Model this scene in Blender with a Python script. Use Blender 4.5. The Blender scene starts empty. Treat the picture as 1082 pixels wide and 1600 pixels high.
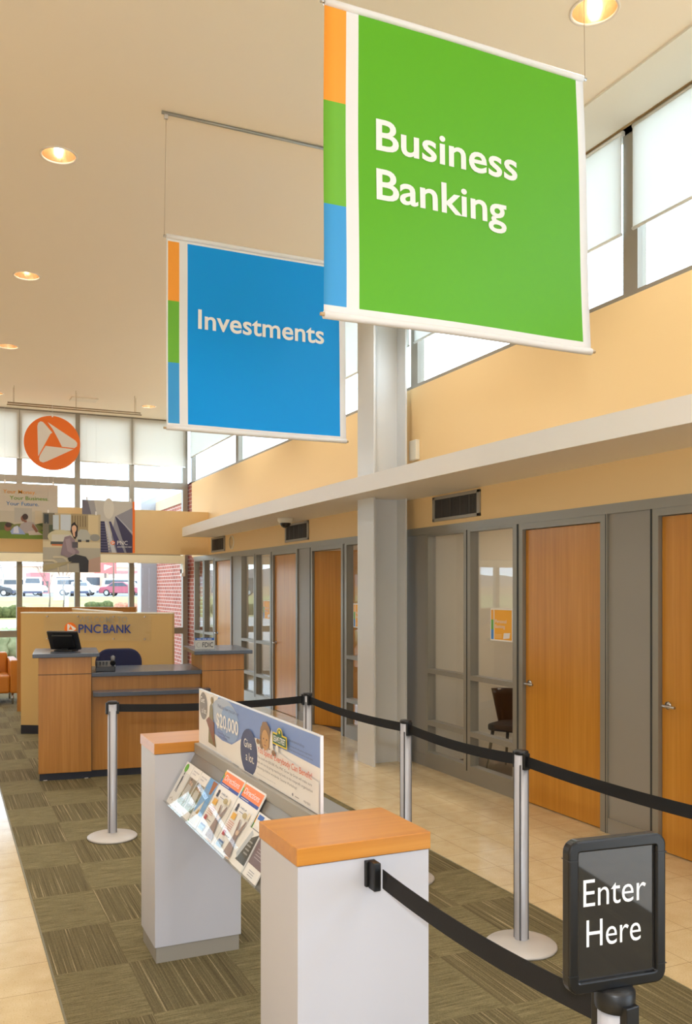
import bpy, bmesh, math, random
from mathutils import Vector, Matrix
from math import sin, cos, pi, radians
random.seed(7)
S = bpy.context.scene
COL = S.collection

# ------------------------------------------------------------------ camera, sky, exposure
cd = bpy.data.cameras.new('camera')
cam = bpy.data.objects.new('camera', cd); COL.objects.link(cam)
cam.location = (0, 0, 1.75)
cam.rotation_euler = (radians(90), 0, -0.41389)
cd.sensor_width = 36; cd.sensor_fit = 'AUTO'
cd.lens = 1350/1600*36
cd.shift_x = 36/1600; cd.shift_y = 120/1600
cd.clip_start = .05; cd.clip_end = 900
S.camera = cam
vs = S.view_settings
vs.view_transform = 'Standard'; vs.look = 'None'; vs.gamma = 1; vs.use_curve_mapping = False
vs.exposure = 0.27
S.cycles.use_denoising = True
S.cycles.max_bounces = 9; S.cycles.diffuse_bounces = 5; S.cycles.glossy_bounces = 5
S.cycles.transparent_max_bounces = 24
S.cycles.sample_clamp_indirect = 8
S.cycles.caustics_reflective = False; S.cycles.caustics_refractive = False

W = bpy.data.worlds.new('overcast_sky'); S.world = W; W.use_nodes = True
wn = W.node_tree; bg = wn.nodes['Background']
tc = wn.nodes.new('ShaderNodeTexCoord'); ns = wn.nodes.new('ShaderNodeTexNoise')
mp = wn.nodes.new('ShaderNodeMapping'); mp.inputs['Scale'].default_value = (1, 1, 3.5)
ns.inputs['Scale'].default_value = 3; ns.inputs['Detail'].default_value = 5
rp = wn.nodes.new('ShaderNodeValToRGB')
rp.color_ramp.elements[0].position = .35; rp.color_ramp.elements[0].color = (.52, .68, .92, 1)
rp.color_ramp.elements[1].position = .62; rp.color_ramp.elements[1].color = (.78, .90, 1, 1)
wn.links.new(tc.outputs['Generated'], mp.inputs['Vector']); wn.links.new(mp.outputs['Vector'], ns.inputs['Vector'])
wn.links.new(ns.outputs['Fac'], rp.inputs['Fac']); wn.links.new(rp.outputs['Color'], bg.inputs['Color'])
bg.inputs['Strength'].default_value = 5.2

def lamp(name, kind, loc, power, color, size=.1, rot=(0, 0, 0), **k):
    l = bpy.data.lights.new(name, kind); l.energy = power; l.color = color
    if kind == 'AREA':
        l.size = size
    else:
        l.shadow_soft_size = size
    for a, b in k.items(): setattr(l, a, b)
    o = bpy.data.objects.new(name, l); o.location = loc; o.rotation_euler = rot; COL.objects.link(o)
    return o
# the strobe standing beside the photographer (it throws the belt shadows on pedestal and column)
lamp('strobe', 'POINT', (-.5, -.7, 2.3), 200, (.84, .92, 1), .06)

# ------------------------------------------------------------------ materials
def lin(c):
    return tuple(((x/255)/12.92 if x/255 <= .04045 else ((x/255+.055)/1.055)**2.4) for x in c)+(1,)
MATS = {}
def mat(name, c=(200, 200, 200), rough=.5, metal=0, spec=.5, emit=0, bump=0, bscale=200, coat=0):
    if name in MATS: return MATS[name]
    m = bpy.data.materials.new(name); m.use_nodes = True; t = m.node_tree; b = t.nodes['Principled BSDF']
    b.inputs['Base Color'].default_value = lin(c); b.inputs['Roughness'].default_value = rough
    b.inputs['Metallic'].default_value = metal; b.inputs['Specular IOR Level'].default_value = spec
    b.inputs['Coat Weight'].default_value = coat
    if emit:
        b.inputs['Emission Color'].default_value = lin(c); b.inputs['Emission Strength'].default_value = emit
    if bump:
        co = t.nodes.new('ShaderNodeTexCoord'); n = t.nodes.new('ShaderNodeTexNoise'); n.inputs['Scale'].default_value = bscale
        bu = t.nodes.new('ShaderNodeBump'); bu.inputs['Strength'].default_value = bump; bu.inputs['Distance'].default_value = .002
        t.links.new(co.outputs['Object'], n.inputs['Vector']); t.links.new(n.outputs['Fac'], bu.inputs['Height'])
        t.links.new(bu.outputs['Normal'], b.inputs['Normal'])
    MATS[name] = m
    return m
def nodes(m):
    t = m.node_tree
    def N(kind, **k):
        n = t.nodes.new(kind)
        for a, v in k.items():
            if a.startswith('i_'):
                n.inputs[int(a[2:])].default_value = v
            else: setattr(n, a, v)
        return n
    def M(op, a, b=None, c=None):
        n = t.nodes.new('ShaderNodeMath'); n.operation = op
        for i, x in enumerate((a, b, c)):
            if x is None: continue
            if isinstance(x, (int, float)): n.inputs[i].default_value = x
            else: t.links.new(x, n.inputs[i])
        return n.outputs[0]
    return t, N, M, t.nodes['Principled BSDF']
def ramp(t, fac, stops):
    r = t.nodes.new('ShaderNodeValToRGB')
    e = r.color_ramp.elements
    while len(e) < len(stops): e.new(.5)
    for k, (p, c) in enumerate(stops): e[k].position = p; e[k].color = lin(c)
    t.links.new(fac, r.inputs['Fac']); return r.outputs['Color']
def wood(name, c0, c1, c2, axis='z', rough=.35, scale=1.0):
    m = mat(name, c1, rough); t, N, M, b = nodes(m)
    co = N('ShaderNodeTexCoord'); mp = N('ShaderNodeMapping')
    s = [26*scale]*3; s['xyz'.index(axis)] = .9*scale
    mp.inputs['Scale'].default_value = s
    n = N('ShaderNodeTexNoise'); n.inputs['Scale'].default_value = 1; n.inputs['Detail'].default_value = 6; n.inputs['Roughness'].default_value = .6
    n2 = N('ShaderNodeTexNoise'); n2.inputs['Scale'].default_value = .16; n2.inputs['Detail'].default_value = 2
    t.links.new(co.outputs['Object'], mp.inputs['Vector'])
    t.links.new(mp.outputs['Vector'], n.inputs['Vector']); t.links.new(mp.outputs['Vector'], n2.inputs['Vector'])
    f = M('ADD', M('MULTIPLY', n.outputs['Fac'], .6), M('MULTIPLY', n2.outputs['Fac'], .4))
    t.links.new(ramp(t, f, [(.32, c0), (.5, c1), (.68, c2)]), b.inputs['Base Color'])
    return m
def glass(name, tint=(1, 1, 1), ior=1.5, rough=0.0, boost=1.0):
    if name in MATS: return MATS[name]
    m = bpy.data.materials.new(name); m.use_nodes = True; t = m.node_tree
    t.nodes.remove(t.nodes['Principled BSDF'])
    o = t.nodes['Material Output']; tr = t.nodes.new('ShaderNodeBsdfTransparent'); gl = t.nodes.new('ShaderNodeBsdfGlossy')
    mx = t.nodes.new('ShaderNodeMixShader'); fr = t.nodes.new('ShaderNodeFresnel')
    ge = t.nodes.new('ShaderNodeNewGeometry'); io = t.nodes.new('ShaderNodeMapRange')     # same reflectance on entering and leaving the pane
    io.inputs['To Min'].default_value = ior; io.inputs['To Max'].default_value = 1/ior
    t.links.new(ge.outputs['Backfacing'], io.inputs['Value']); t.links.new(io.outputs['Result'], fr.inputs['IOR'])
    tr.inputs['Color'].default_value = (*tint, 1); gl.inputs['Roughness'].default_value = rough
    mu = t.nodes.new('ShaderNodeMath'); mu.operation = 'MULTIPLY'; mu.inputs[1].default_value = boost; mu.use_clamp = True
    t.links.new(fr.outputs[0], mu.inputs[0]); t.links.new(mu.outputs[0], mx.inputs[0])
    t.links.new(tr.outputs[0], mx.inputs[1]); t.links.new(gl.outputs[0], mx.inputs[2])
    t.links.new(mx.outputs[0], o.inputs['Surface'])
    MATS[name] = m; return m
def blind_mat(name, c, k):
    m = bpy.data.materials.new(name); m.use_nodes = True; t = m.node_tree; t.nodes.remove(t.nodes['Principled BSDF'])
    o = t.nodes['Material Output']; a = t.nodes.new('ShaderNodeBsdfDiffuse'); b = t.nodes.new('ShaderNodeBsdfTranslucent')
    a.inputs['Color'].default_value = lin(c); b.inputs['Color'].default_value = lin(c)
    mx = t.nodes.new('ShaderNodeMixShader'); mx.inputs[0].default_value = k
    t.links.new(a.outputs[0], mx.inputs[1]); t.links.new(b.outputs[0], mx.inputs[2]); t.links.new(mx.outputs[0], o.inputs['Surface'])
    return m

M_ceil = mat('ceiling paint', (246, 230, 206), .8, bump=.05, bscale=60)
M_cream = mat('cream paint', (236, 229, 212), .6)
M_white = mat('white paint', (244, 239, 234), .55)
M_orange_wall = mat('apricot wall paint', (240, 206, 150), .7, bump=.05, bscale=80)
M_office = mat('office wall paint', (214, 203, 182), .8)
M_alu = mat('grey aluminium frame', (146, 141, 130), .42, .25)
M_panel = mat('grey wall panel', (146, 140, 131), .5)
M_joint = mat('dark joint', (52, 52, 50), .7)
M_mull = mat('window mullion', (150, 142, 128), .45, .2)
M_column = mat('column paint', (214, 213, 210), .45)
M_door = wood('door cherry veneer', (180, 117, 34), (194, 131, 42), (206, 144, 56), 'z', .33, 1.3)
M_desk = wood('desk cherry veneer', (158, 104, 42), (174, 117, 50), (188, 131, 62), 'z', .35, 1.5)
M_top = wood('pedestal top veneer', (182, 115, 42), (194, 127, 48), (205, 140, 60), 'x', .28, 1.2)
M_slab = mat('blue grey laminate', (78, 84, 96), .22)
M_kick = mat('navy kick base', (30, 32, 44), .5)
M_white_lam = mat('white laminate', (192, 190, 196), .4)
M_plinth = mat('grey plinth', (156, 148, 136), .5, .1)
M_chrome = mat('satin steel', (190, 188, 186), .25, .9)
M_post = mat('brushed silver post', (184, 182, 186), .38, .25)
M_base = mat('silver grey base', (196, 188, 180), .45, .2)
M_black = mat('black plastic', (15, 14, 15), .4)
M_belt = mat('black webbing', (15, 13, 14), .75, bump=.3, bscale=400)
M_dark = mat('dark plastic', (34, 34, 36), .3)
M_fabric_panel = mat('tan fabric panel', (206, 170, 110), .85, bump=.15, bscale=500)
M_navy = mat('navy fabric', (34, 36, 66), .9, bump=.2, bscale=400)
M_leather = mat('orange leather', (196, 120, 28), .45)
M_glass = glass('office glass')
M_ext_glass = glass('window glass', (.96, .985, .975))
M_acry = glass('clear acrylic', (.992, .996, .994), 1.35)
M_pock = glass('thin clear pocket', (.992, .996, .994), 1.16)
M_orange = mat('signal orange', (252, 120, 18), .4)
M_white_ink = mat('white ink', (240, 236, 232), .6)
M_blind = blind_mat('pale blind fabric', (236, 235, 230), .56)
M_blind_b = blind_mat('cream blind fabric', (238, 234, 226), .58)
M_hem = mat('blind hem', (236, 234, 226), .6)
M_vent = mat('vent frame', (160, 152, 138), .5, .2)
M_slat = mat('vent slat', (74, 68, 62), .6)
M_hole = mat('vent dark', (36, 34, 34), .9)

def floor_mat():
    m = mat('vinyl tile floor', (222, 196, 148), .16); t, N, M, b = nodes(m)
    co = N('ShaderNodeTexCoord'); sp = N('ShaderNodeSeparateXYZ'); t.links.new(co.outputs['Object'], sp.inputs[0])
    def line(o, off, per):
        f = M('FRACT', M('DIVIDE', M('ADD', o, off), per))
        return M('LESS_THAN', f, .009)
    ln = M('MAXIMUM', line(sp.outputs['X'], 100*.305-.15, .305), line(sp.outputs['Y'], 100*.305-.27, .305))
    n = N('ShaderNodeTexNoise'); n.inputs['Scale'].default_value = 160; n.inputs['Detail'].default_value = 2
    n2 = N('ShaderNodeTexNoise'); n2.inputs['Scale'].default_value = 8; n2.inputs['Detail'].default_value = 3
    t.links.new(co.outputs['Object'], n.inputs['Vector']); t.links.new(co.outputs['Object'], n2.inputs['Vector'])
    c1 = ramp(t, n.outputs['Fac'], [(.27, (168, 138, 92)), (.34, (214, 190, 146)), (.7, (224, 204, 164))])
    c2 = ramp(t, n2.outputs['Fac'], [(.3, (242, 236, 228)), (.7, (255, 255, 255))])
    mx = N('ShaderNodeMix', data_type='RGBA', blend_type='MULTIPLY'); mx.inputs[0].default_value = 1
    t.links.new(c1, mx.inputs[6]); t.links.new(c2, mx.inputs[7])
    m2 = N('ShaderNodeMix', data_type='RGBA'); t.links.new(ln, m2.inputs[0]); t.links.new(mx.outputs[2], m2.inputs[6]); m2.inputs[7].default_value = lin((150, 124, 84))
    t.links.new(m2.outputs[2], b.inputs['Base Color'])
    return m
M_floor = floor_mat()
def carpet_mat():
    m = mat('carpet tiles', (116, 104, 72), .95, spec=.1); t, N, M, b = nodes(m)
    co = N('ShaderNodeTexCoord'); sp = N('ShaderNodeSeparateXYZ'); t.links.new(co.outputs['Object'], sp.inputs[0])
    x, y = sp.outputs['X'], sp.outputs['Y']
    cx = M('FLOOR', M('DIVIDE', M('ADD', x, 45.5-.79+.455), .455)); cy = M('FLOOR', M('DIVIDE', M('ADD', y, 53-4.06), .53))
    par = M('MODULO', M('ADD', cx, cy), 2)
    def streak(a, bb, sa, sb):
        cb = N('ShaderNodeCombineXYZ'); t.links.new(M('MULTIPLY', a, sa), cb.inputs[0]); t.links.new(M('MULTIPLY', bb, sb), cb.inputs[1])
        t.links.new(M('MULTIPLY', M('ADD', cx, M('MULTIPLY', cy, 7.3)), 3.7), cb.inputs[2])
        n = N('ShaderNodeTexNoise'); n.inputs['Scale'].default_value = 1; n.inputs['Detail'].default_value = 3; n.inputs['Roughness'].default_value = .65
        t.links.new(cb.outputs[0], n.inputs['Vector']); return n.outputs['Fac']
    v = ramp(t, streak(x, y, 120, .9), [(.3, (92, 82, 58)), (.48, (116, 104, 74)), (.61, (126, 113, 82)), (.64, (166, 148, 112)), (.7, (176, 158, 122))])
    h = ramp(t, streak(y, x, 110, 7), [(.3, (108, 97, 68)), (.5, (130, 118, 85)), (.66, (148, 134, 98)), (.74, (162, 146, 110))])
    mx = N('ShaderNodeMix', data_type='RGBA'); t.links.new(par, mx.inputs[0]); t.links.new(v, mx.inputs[6]); t.links.new(h, mx.inputs[7])
    fn = N('ShaderNodeTexNoise'); fn.inputs['Scale'].default_value = 180; t.links.new(co.outputs['Object'], fn.inputs['Vector'])
    c2 = ramp(t, fn.outputs['Fac'], [(.3, (205, 205, 205)), (.65, (255, 255, 255))])
    m3 = N('ShaderNodeMix', data_type='RGBA', blend_type='MULTIPLY'); m3.inputs[0].default_value = .8
    t.links.new(mx.outputs[2], m3.inputs[6]); t.links.new(c2, m3.inputs[7]); t.links.new(m3.outputs[2], b.inputs['Base Color'])
    bu = N('ShaderNodeBump'); bu.inputs['Strength'].default_value = .4; bu.inputs['Distance'].default_value = .004
    t.links.new(fn.outputs['Fac'], bu.inputs['Height']); t.links.new(bu.outputs['Normal'], b.inputs['Normal'])
    return m
M_carpet = carpet_mat()
def brick_mat():
    m = mat('red brick', (170, 96, 78), .85); t, N, M, b = nodes(m)
    co = N('ShaderNodeTexCoord'); sp = N('ShaderNodeSeparateXYZ'); t.links.new(co.outputs['Object'], sp.inputs[0])
    cb = N('ShaderNodeCombineXYZ'); t.links.new(M('ADD', sp.outputs['X'], sp.outputs['Y']), cb.inputs[0]); t.links.new(sp.outputs['Z'], cb.inputs[1])
    br = N('ShaderNodeTexBrick'); br.inputs['Scale'].default_value = 1
    br.inputs['Brick Width'].default_value = .22; br.inputs['Row Height'].default_value = .075; br.inputs['Mortar Size'].default_value = .007
    br.inputs['Color1'].default_value = lin((176, 96, 78)); br.inputs['Color2'].default_value = lin((154, 80, 62)); br.inputs['Mortar'].default_value = lin((206, 186, 172))
    t.links.new(cb.outputs[0], br.inputs['Vector']); t.links.new(br.outputs['Color'], b.inputs['Base Color'])
    return m
M_brick = brick_mat()
def noisy(name, stops, scale, rough=.95, detail=4):
    m = mat(name, stops[0][1], rough, spec=.1); t, N, M, b = nodes(m)
    co = N('ShaderNodeTexCoord'); n = N('ShaderNodeTexNoise'); n.inputs['Scale'].default_value = scale; n.inputs['Detail'].default_value = detail
    t.links.new(co.outputs['Object'], n.inputs['Vector']); t.links.new(ramp(t, n.outputs['Fac'], stops), b.inputs['Base Color'])
    return m
M_grass = noisy('grass', [(.3, (140, 136, 84)), (.7, (166, 156, 104))], .6)
M_field = noisy('dry field', [(.3, (128, 96, 64)), (.55, (158, 126, 90)), (.7, (140, 130, 80))], .12)
M_mulch = noisy('mulch bed', [(.3, (112, 92, 76)), (.7, (150, 128, 110))], 3)
M_road = noisy('concrete road', [(.3, (168, 158, 150)), (.7, (184, 176, 168))], .5)
M_asphalt = noisy('asphalt', [(.3, (120, 118, 118)), (.7, (138, 136, 136))], .5)
M_leaf = noisy('hedge leaves', [(.3, (58, 66, 38)), (.7, (96, 98, 60))], 6)
M_hill = noisy('far woods', [(.3, (110, 100, 96)), (.7, (138, 126, 118))], .15)
M_bark = mat('bare bark', (112, 98, 90), .9)

# ------------------------------------------------------------------ mesh helpers
class MB:
    """collects shapes and links them as one mesh object"""
    def __init__(s): s.v = []; s.f = []; s.m = []; s.sm = []; s.cur = 0; s.mats = []
    def use(s, m):
        if m not in s.mats: s.mats.append(m)
        s.cur = s.mats.index(m); return s
    def add(s, vs, fs, smooth=False):
        k = len(s.v); s.v += [tuple(p) for p in vs]
        for f in fs: s.f.append([k+i for i in f]); s.m.append(s.cur); s.sm.append(smooth)
        return s
    def box(s, x0, x1, y0, y1, z0, z1):
        v = [(x, y, z) for z in (z0, z1) for y in (y0, y1) for x in (x0, x1)]
        return s.add(v, [(0, 2, 3, 1), (4, 5, 7, 6), (0, 1, 5, 4), (2, 6, 7, 3), (0, 4, 6, 2), (1, 3, 7, 5)])
    def prism(s, poly, org, u, v, n, d, smooth=False):
        """polygon in the u,v plane pushed along n by d"""
        o, u, v, n = map(Vector, (org, u, v, n))
        k = len(poly); a = [o+u*p[0]+v*p[1] for p in poly]; b = [p+n*d for p in a]
        fs = [list(range(k))[::-1], list(range(k, 2*k))]
        s.add(a+b, fs); i0 = len(s.v)-2*k
        for i in range(k):
            s.f.append([i0+i, i0+(i+1) % k, i0+k+(i+1) % k, i0+k+i]); s.m.append(s.cur); s.sm.append(smooth)
        return s
    def tube(s, pts, r, n=10, cap=True):
        pts = [Vector(p) for p in pts]; rs = r if isinstance(r, (list, tuple)) else [r]*len(pts)
        rings = []; ref = None
        for i, p in enumerate(pts):
            d = (pts[min(i+1, len(pts)-1)]-pts[max(i-1, 0)]).normalized()
            if ref is None or abs(ref.dot(d)) > .98: ref = Vector((0, 0, 1)) if abs(d.z) < .9 else Vector((1, 0, 0))
            a = d.cross(ref).normalized(); b = d.cross(a).normalized()
            rings.append([p+(a*cos(2*pi*k/n)+b*sin(2*pi*k/n))*rs[i] for k in range(n)])
        v = [q for R_ in rings for q in R_]; fs = []
        for i in range(len(pts)-1):
            for k in range(n): fs.append((i*n+k, i*n+(k+1) % n, (i+1)*n+(k+1) % n, (i+1)*n+k))
        s.add(v, fs, True)
        if cap:
            i0 = len(s.v)-len(v)
            for f in (list(range(n))[::-1], [(len(pts)-1)*n+k for k in range(n)]):
                s.f.append([i0+q for q in f]); s.m.append(s.cur); s.sm.append(False)
        return s
    def lathe(s, prof, c=(0, 0, 0), n=32, smooth=True, closed=False):
        v = []; fs = []; m = len(prof)
        for r, z in prof:
            for k in range(n): v.append((c[0]+r*cos(2*pi*k/n), c[1]+r*sin(2*pi*k/n), c[2]+z))
        for i in range(m-1):
            for k in range(n): fs.append((i*n+k, i*n+(k+1) % n, (i+1)*n+(k+1) % n, (i+1)*n+k))
        s.add(v, fs, smooth)
        i0 = len(s.v)-len(v)
        if prof[0][0] > 1e-5 and closed: s.f.append([i0+k for k in range(n)][::-1]); s.m.append(s.cur); s.sm.append(False)
        if prof[-1][0] > 1e-5 and closed: s.f.append([i0+(m-1)*n+k for k in range(n)]); s.m.append(s.cur); s.sm.append(False)
        return s
    def build(s, name, m=None, parent=None, bevel=0, off=None, seg=2, warp=None):
        me = bpy.data.meshes.new(name)
        vv = s.v
        if warp: vv = [warp(*p) for p in vv]
        if off is not None: vv = [(p[0]-off[0], p[1]-off[1], p[2]-off[2]) for p in vv]
        me.from_pydata(vv, [], s.f)
        ms = s.mats if s.mats else [m]
        for q in ms: me.materials.append(q)
        me.polygons.foreach_set('material_index', s.m if s.mats else [0]*len(s.f)); me.polygons.foreach_set('use_smooth', s.sm)
        bm = bmesh.new(); bm.from_mesh(me); bmesh.ops.recalc_face_normals(bm, faces=bm.faces); bm.to_mesh(me); bm.free()
        me.update()
        o = bpy.data.objects.new(name, me); COL.objects.link(o)
        if parent: o.parent = parent
        if bevel:
            b = o.modifiers.new('bevel', 'BEVEL'); b.width = bevel; b.segments = seg; b.limit_method = 'ANGLE'; b.angle_limit = radians(40)
        return o
def B(*a): return MB().box(*a)
def tag(o, label=None, cat=None, group=None, kind=None):
    for k, v in (('label', label), ('category', cat), ('group', group), ('kind', kind)):
        if v: o[k] = v
    return o
def thing(name, label, cat, loc=(0, 0, 0), rz=0, group=None):
    o = bpy.data.objects.new(name, None); COL.objects.link(o); o.location = loc; o.rotation_euler = (0, 0, rz); o.empty_display_size = .05
    return tag(o, label, cat, group)
def setting(name, loc=(0, 0, 0)):
    o = bpy.data.objects.new(name, None); COL.objects.link(o); o.location = loc; return tag(o, kind='structure')
def struct(name, mb, m, parent=None, **k):
    o = mb.build(name, m, parent, **k)
    if parent is None: o['kind'] = 'structure'
    return o
def copy_tree(o, parent=None):
    c = o.copy(); COL.objects.link(c); c.parent = parent
    for ch in list(o.children): copy_tree(ch, c)
    return c
CAPH = None
def text_geo(body, bold=0.0, spacing=1.0):
    """outline letters as vertices and faces, baseline at y=0"""
    cu = bpy.data.curves.new('t', 'FONT'); cu.body = body; cu.size = 1; cu.offset = bold; cu.resolution_u = 4; cu.space_character = spacing; cu.fill_mode = 'FRONT'
    ob = bpy.data.objects.new('t', cu); COL.objects.link(ob)
    dg = bpy.context.evaluated_depsgraph_get(); dg.update()
    me = bpy.data.meshes.new_from_object(ob.evaluated_get(dg))
    vs_ = [tuple(v.co) for v in me.vertices]; fs = [list(p.vertices) for p in me.polygons]
    bpy.data.objects.remove(ob); bpy.data.curves.remove(cu); bpy.data.meshes.remove(me)
    return vs_, fs
def cap_height():
    global CAPH
    if CAPH is None: CAPH = max(v[1] for v in text_geo('H')[0])
    return CAPH
def text(mb, body, org, u, v, width, cap, bold=0.0, spacing=1.0, lift=0.0):
    """letters added to mb: left end of the baseline at org, running along u, upright along v"""
    vs_, fs = text_geo(body, bold, spacing)
    x0 = min(p[0] for p in vs_); x1 = max(p[0] for p in vs_); sx = width/(x1-x0); sy = cap/cap_height()
    o, u, v = Vector(org), Vector(u), Vector(v); n = u.cross(v)
    return mb.add([o+u*(p[0]-x0)*sx+v*p[1]*sy+n*lift for p in vs_], fs)
class Art(MB):
    """a printed picture: flat shapes in layers .3 mm apart on one sheet"""
    def __init__(s, org, u, v): super().__init__(); s.o = Vector(org); s.u = Vector(u); s.w = Vector(v); s.n = s.u.cross(s.w); s.k = 0
    def P(s, a, b): return s.o+s.u*a+s.w*b+s.n*s.k*.0003
    def poly(s, m, pts):
        s.k += 1; s.use(m); return s.add([s.P(*p) for p in pts], [list(range(len(pts)))])
    def rect(s, m, a0, a1, b0, b1): return s.poly(m, [(a0, b0), (a1, b0), (a1, b1), (a0, b1)])
    def ell(s, m, a, b, ra, rb, n=24, t0=0, t1=2*pi, tilt=0):
        return s.poly(m, [(a+ra*cos(t)*cos(tilt)-rb*sin(t)*sin(tilt), b+ra*cos(t)*sin(tilt)+rb*sin(t)*cos(tilt)) for t in [t0+(t1-t0)*k/n for k in range(n if t1-t0 > 6 else n+1)]])
    def txt(s, m, body, a, b, w, cap, bold=0.0, spacing=1.0):
        s.k += 1; s.use(m); return text(s, body, s.P(a, b), s.u, s.w, w, cap, bold, spacing)
def ink(r, g, b): return mat('ink %02x%02x%02x' % (r, g, b), (r, g, b), .5)

# ------------------------------------------------------------------ setting: floor, carpet, ceiling
XW = 4.35       # face of the right-hand wall
YB = 16.5       # face of the glazed wall at the far end
XL, YF, ZC = -5.0, -6.0, 5.0
struct('floor', B(XL-.2, 7.8, YF-.2, YB+.1, -.2, 0), M_floor)
c = tag(B(.455, 2.975, YF, YB-.05, 0, .004).build('floor_carpet', M_carpet), kind='structure')
struct('trim_1', MB().box(.447, .456, YF, YB-.05, 0, .0055).box(2.974, 2.983, YF, YB-.05, 0, .0055), mat('carpet edge strip', (120, 112, 84), .5))
LX = [.79, 3.35, -1.8]
LY = [-2.0, .95, 3.83, 6.73, 9.45, 12.3, 15.35]
LR = .128
def ceiling():
    mb = MB()
    xs = sorted([XL]+[a+s for a in LX for s in (-.2, .2)]+[3.945]); ys = sorted([YF]+[a+s for a in LY for s in (-.2, .2)]+[YB+.1])
    for i in range(len(xs)-1):
        for j in range(len(ys)-1):
            x0, x1, y0, y1 = xs[i], xs[i+1], ys[j], ys[j+1]; cx, cy = (x0+x1)/2, (y0+y1)/2
            if any(abs(cx-a) < .01 for a in LX) and any(abs(cy-a) < .01 for a in LY) and x1-x0 < .41:
                n = 32; o = []; q = []
                for k in range(n):
                    t = 2*pi*k/n; c_, s_ = cos(t), sin(t); m = .2/max(abs(c_), abs(s_))
                    o.append((cx+c_*m, cy+s_*m, ZC)); q.append((cx+c_*LR, cy+s_*LR, ZC))
                mb.add(o+q, [(k, (k+1) % n, n+(k+1) % n, n+k) for k in range(n)])
            else: mb.add([(x0, y0, ZC), (x1, y0, ZC), (x1, y1, ZC), (x0, y1, ZC)], [(0, 1, 2, 3)])
    return mb
struct('ceiling', ceiling(), M_ceil)
struct('roof', B(XL-.3, XW+.22, YF-.3, YB+.15, 5.32, 5.45), M_ceil)
struct('trim_2', B(3.945, 4.36, YF, YB, 4.985, 5.06), M_cream)                       # cream soffit strip over the clerestory
# right wall: band above the offices, lintel above the clerestory
struct('wall_right', MB().box(XW, XW+.2, YF, 16.15, 2.35, 3.775).box(XW+.02, XW+.2, YF, YB, 5.0, 5.32), M_orange_wall)
M_pale_wall = mat('pale wall paint', (226, 219, 208), .7)
struct('wall_left', B(XL-.2, XL, YF, YB, 0, 5.32), M_pale_wall)
fr = MB()
fr.box(XL, XW, YF-.2, YF, 0, .9).box(XL, XW, YF-.2, YF, 2.7, 5.32)
for a_, b_ in ((XL, -3.2), (-1.9, .1), (1.4, XW)): fr.box(a_, b_, YF-.2, YF, .9, 2.7)
struct('wall_front', fr, M_pale_wall)
# soffit shelf with a bowed front edge
edge = [(3.86, YF), (3.74, 3.0), (3.70, 3.6), (3.64, 4.6), (3.61, 5.6), (3.59, 6.8), (3.58, 8.0), (3.585, 9.3), (3.60, 10.5), (3.63, 11.6), (3.665, 12.6), (3.72, 13.7), (3.775, 14.65)]
struct('trim_3', MB().prism(edge+[(XW, 14.65), (XW, YF)], (0, 0, 2.65), (1, 0, 0), (0, 1, 0), (0, 0, 1), .155), M_white)
# apricot bulkhead across the far end, cream header in front of the glazing
struct('trim_4', B(XL, XW, 15.0, 15.25, 2.36, 3.12), M_orange_wall)
struct('trim_5', MB().box(XL, 4.22, 16.24, 16.42, 2.235, 2.385).box(4.2, 4.235, 16.22, 16.44, 2.05, 2.40), M_cream)
# brick return beside the glazing
struct('wall_back', B(XW+.02, XW+.3, 16.0, YB+.05, 0, 3.8), M_brick)
# H-section column
col = MB().box(3.862, 3.882, 7.555, 7.915, 0, ZC).box(4.215, 4.235, 7.555, 7.915, 0, ZC).box(3.88, 4.217, 7.725, 7.745, 0, ZC)
struct('column', col, M_column)

# ------------------------------------------------------------------ clerestory on the right
CB = [-1.4, 1.65, 4.68, 7.72, 10.68, 13.55, 16.42]
for i in range(len(CB)-1):
    y0, y1 = CB[i]+.04, CB[i+1]-.04
    w = setting('window_%d' % (i+1), (XW, (CB[i]+CB[i+1])/2, 3.775)); L = w.location
    f = MB().box(XW+.02, XW+.09, y0-.04, y1+.04, 3.775, 3.815).box(XW+.06, XW+.12, y0-.04, y1+.04, 4.95, 5.0)
    f.box(XW+.06, XW+.14, y0-.04, y0+.03, 3.8, 5).box(XW+.06, XW+.14, y1-.03, y1+.04, 3.8, 5)
    f.build('frame', M_mull, w, off=L)
    B(XW+.1, XW+.108, y0+.02, y1-.02, 3.8, 4.97).build('pane', M_ext_glass, w, off=L)
    if i in (0,): continue
    lab = {1: 'white roller blind on the clerestory window nearest the camera, upper right', 2: 'white roller blind half hidden behind the green banner', 3: 'white roller blind just behind the top of the grey column',
           4: 'white clerestory roller blind behind the blue banner', 5: 'white clerestory roller blind next to the far glazed corner'}[i]
    t = thing('roller_blind', lab, 'blind', (XW+.03, (y0+y1)/2, 4.96), group='clerestory roller blinds'); L = t.location
    zb = 4.25 if i < 4 else 4.29
    MB().box(XW+.03, XW+.033, y0+.015, y1-.015, zb, 4.96).build('shade', M_blind, t, off=L)
    MB().tube([(XW+.0315, y0+.015, zb), (XW+.0315, y1-.015, zb)], .012, 8).build('hem_bar', M_hem, t, off=L)
    MB().tube([(XW+.045, y0+.01, 4.965), (XW+.045, y1-.01, 4.965)], .02, 8).build('roller', M_hem, t, off=L)

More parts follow.
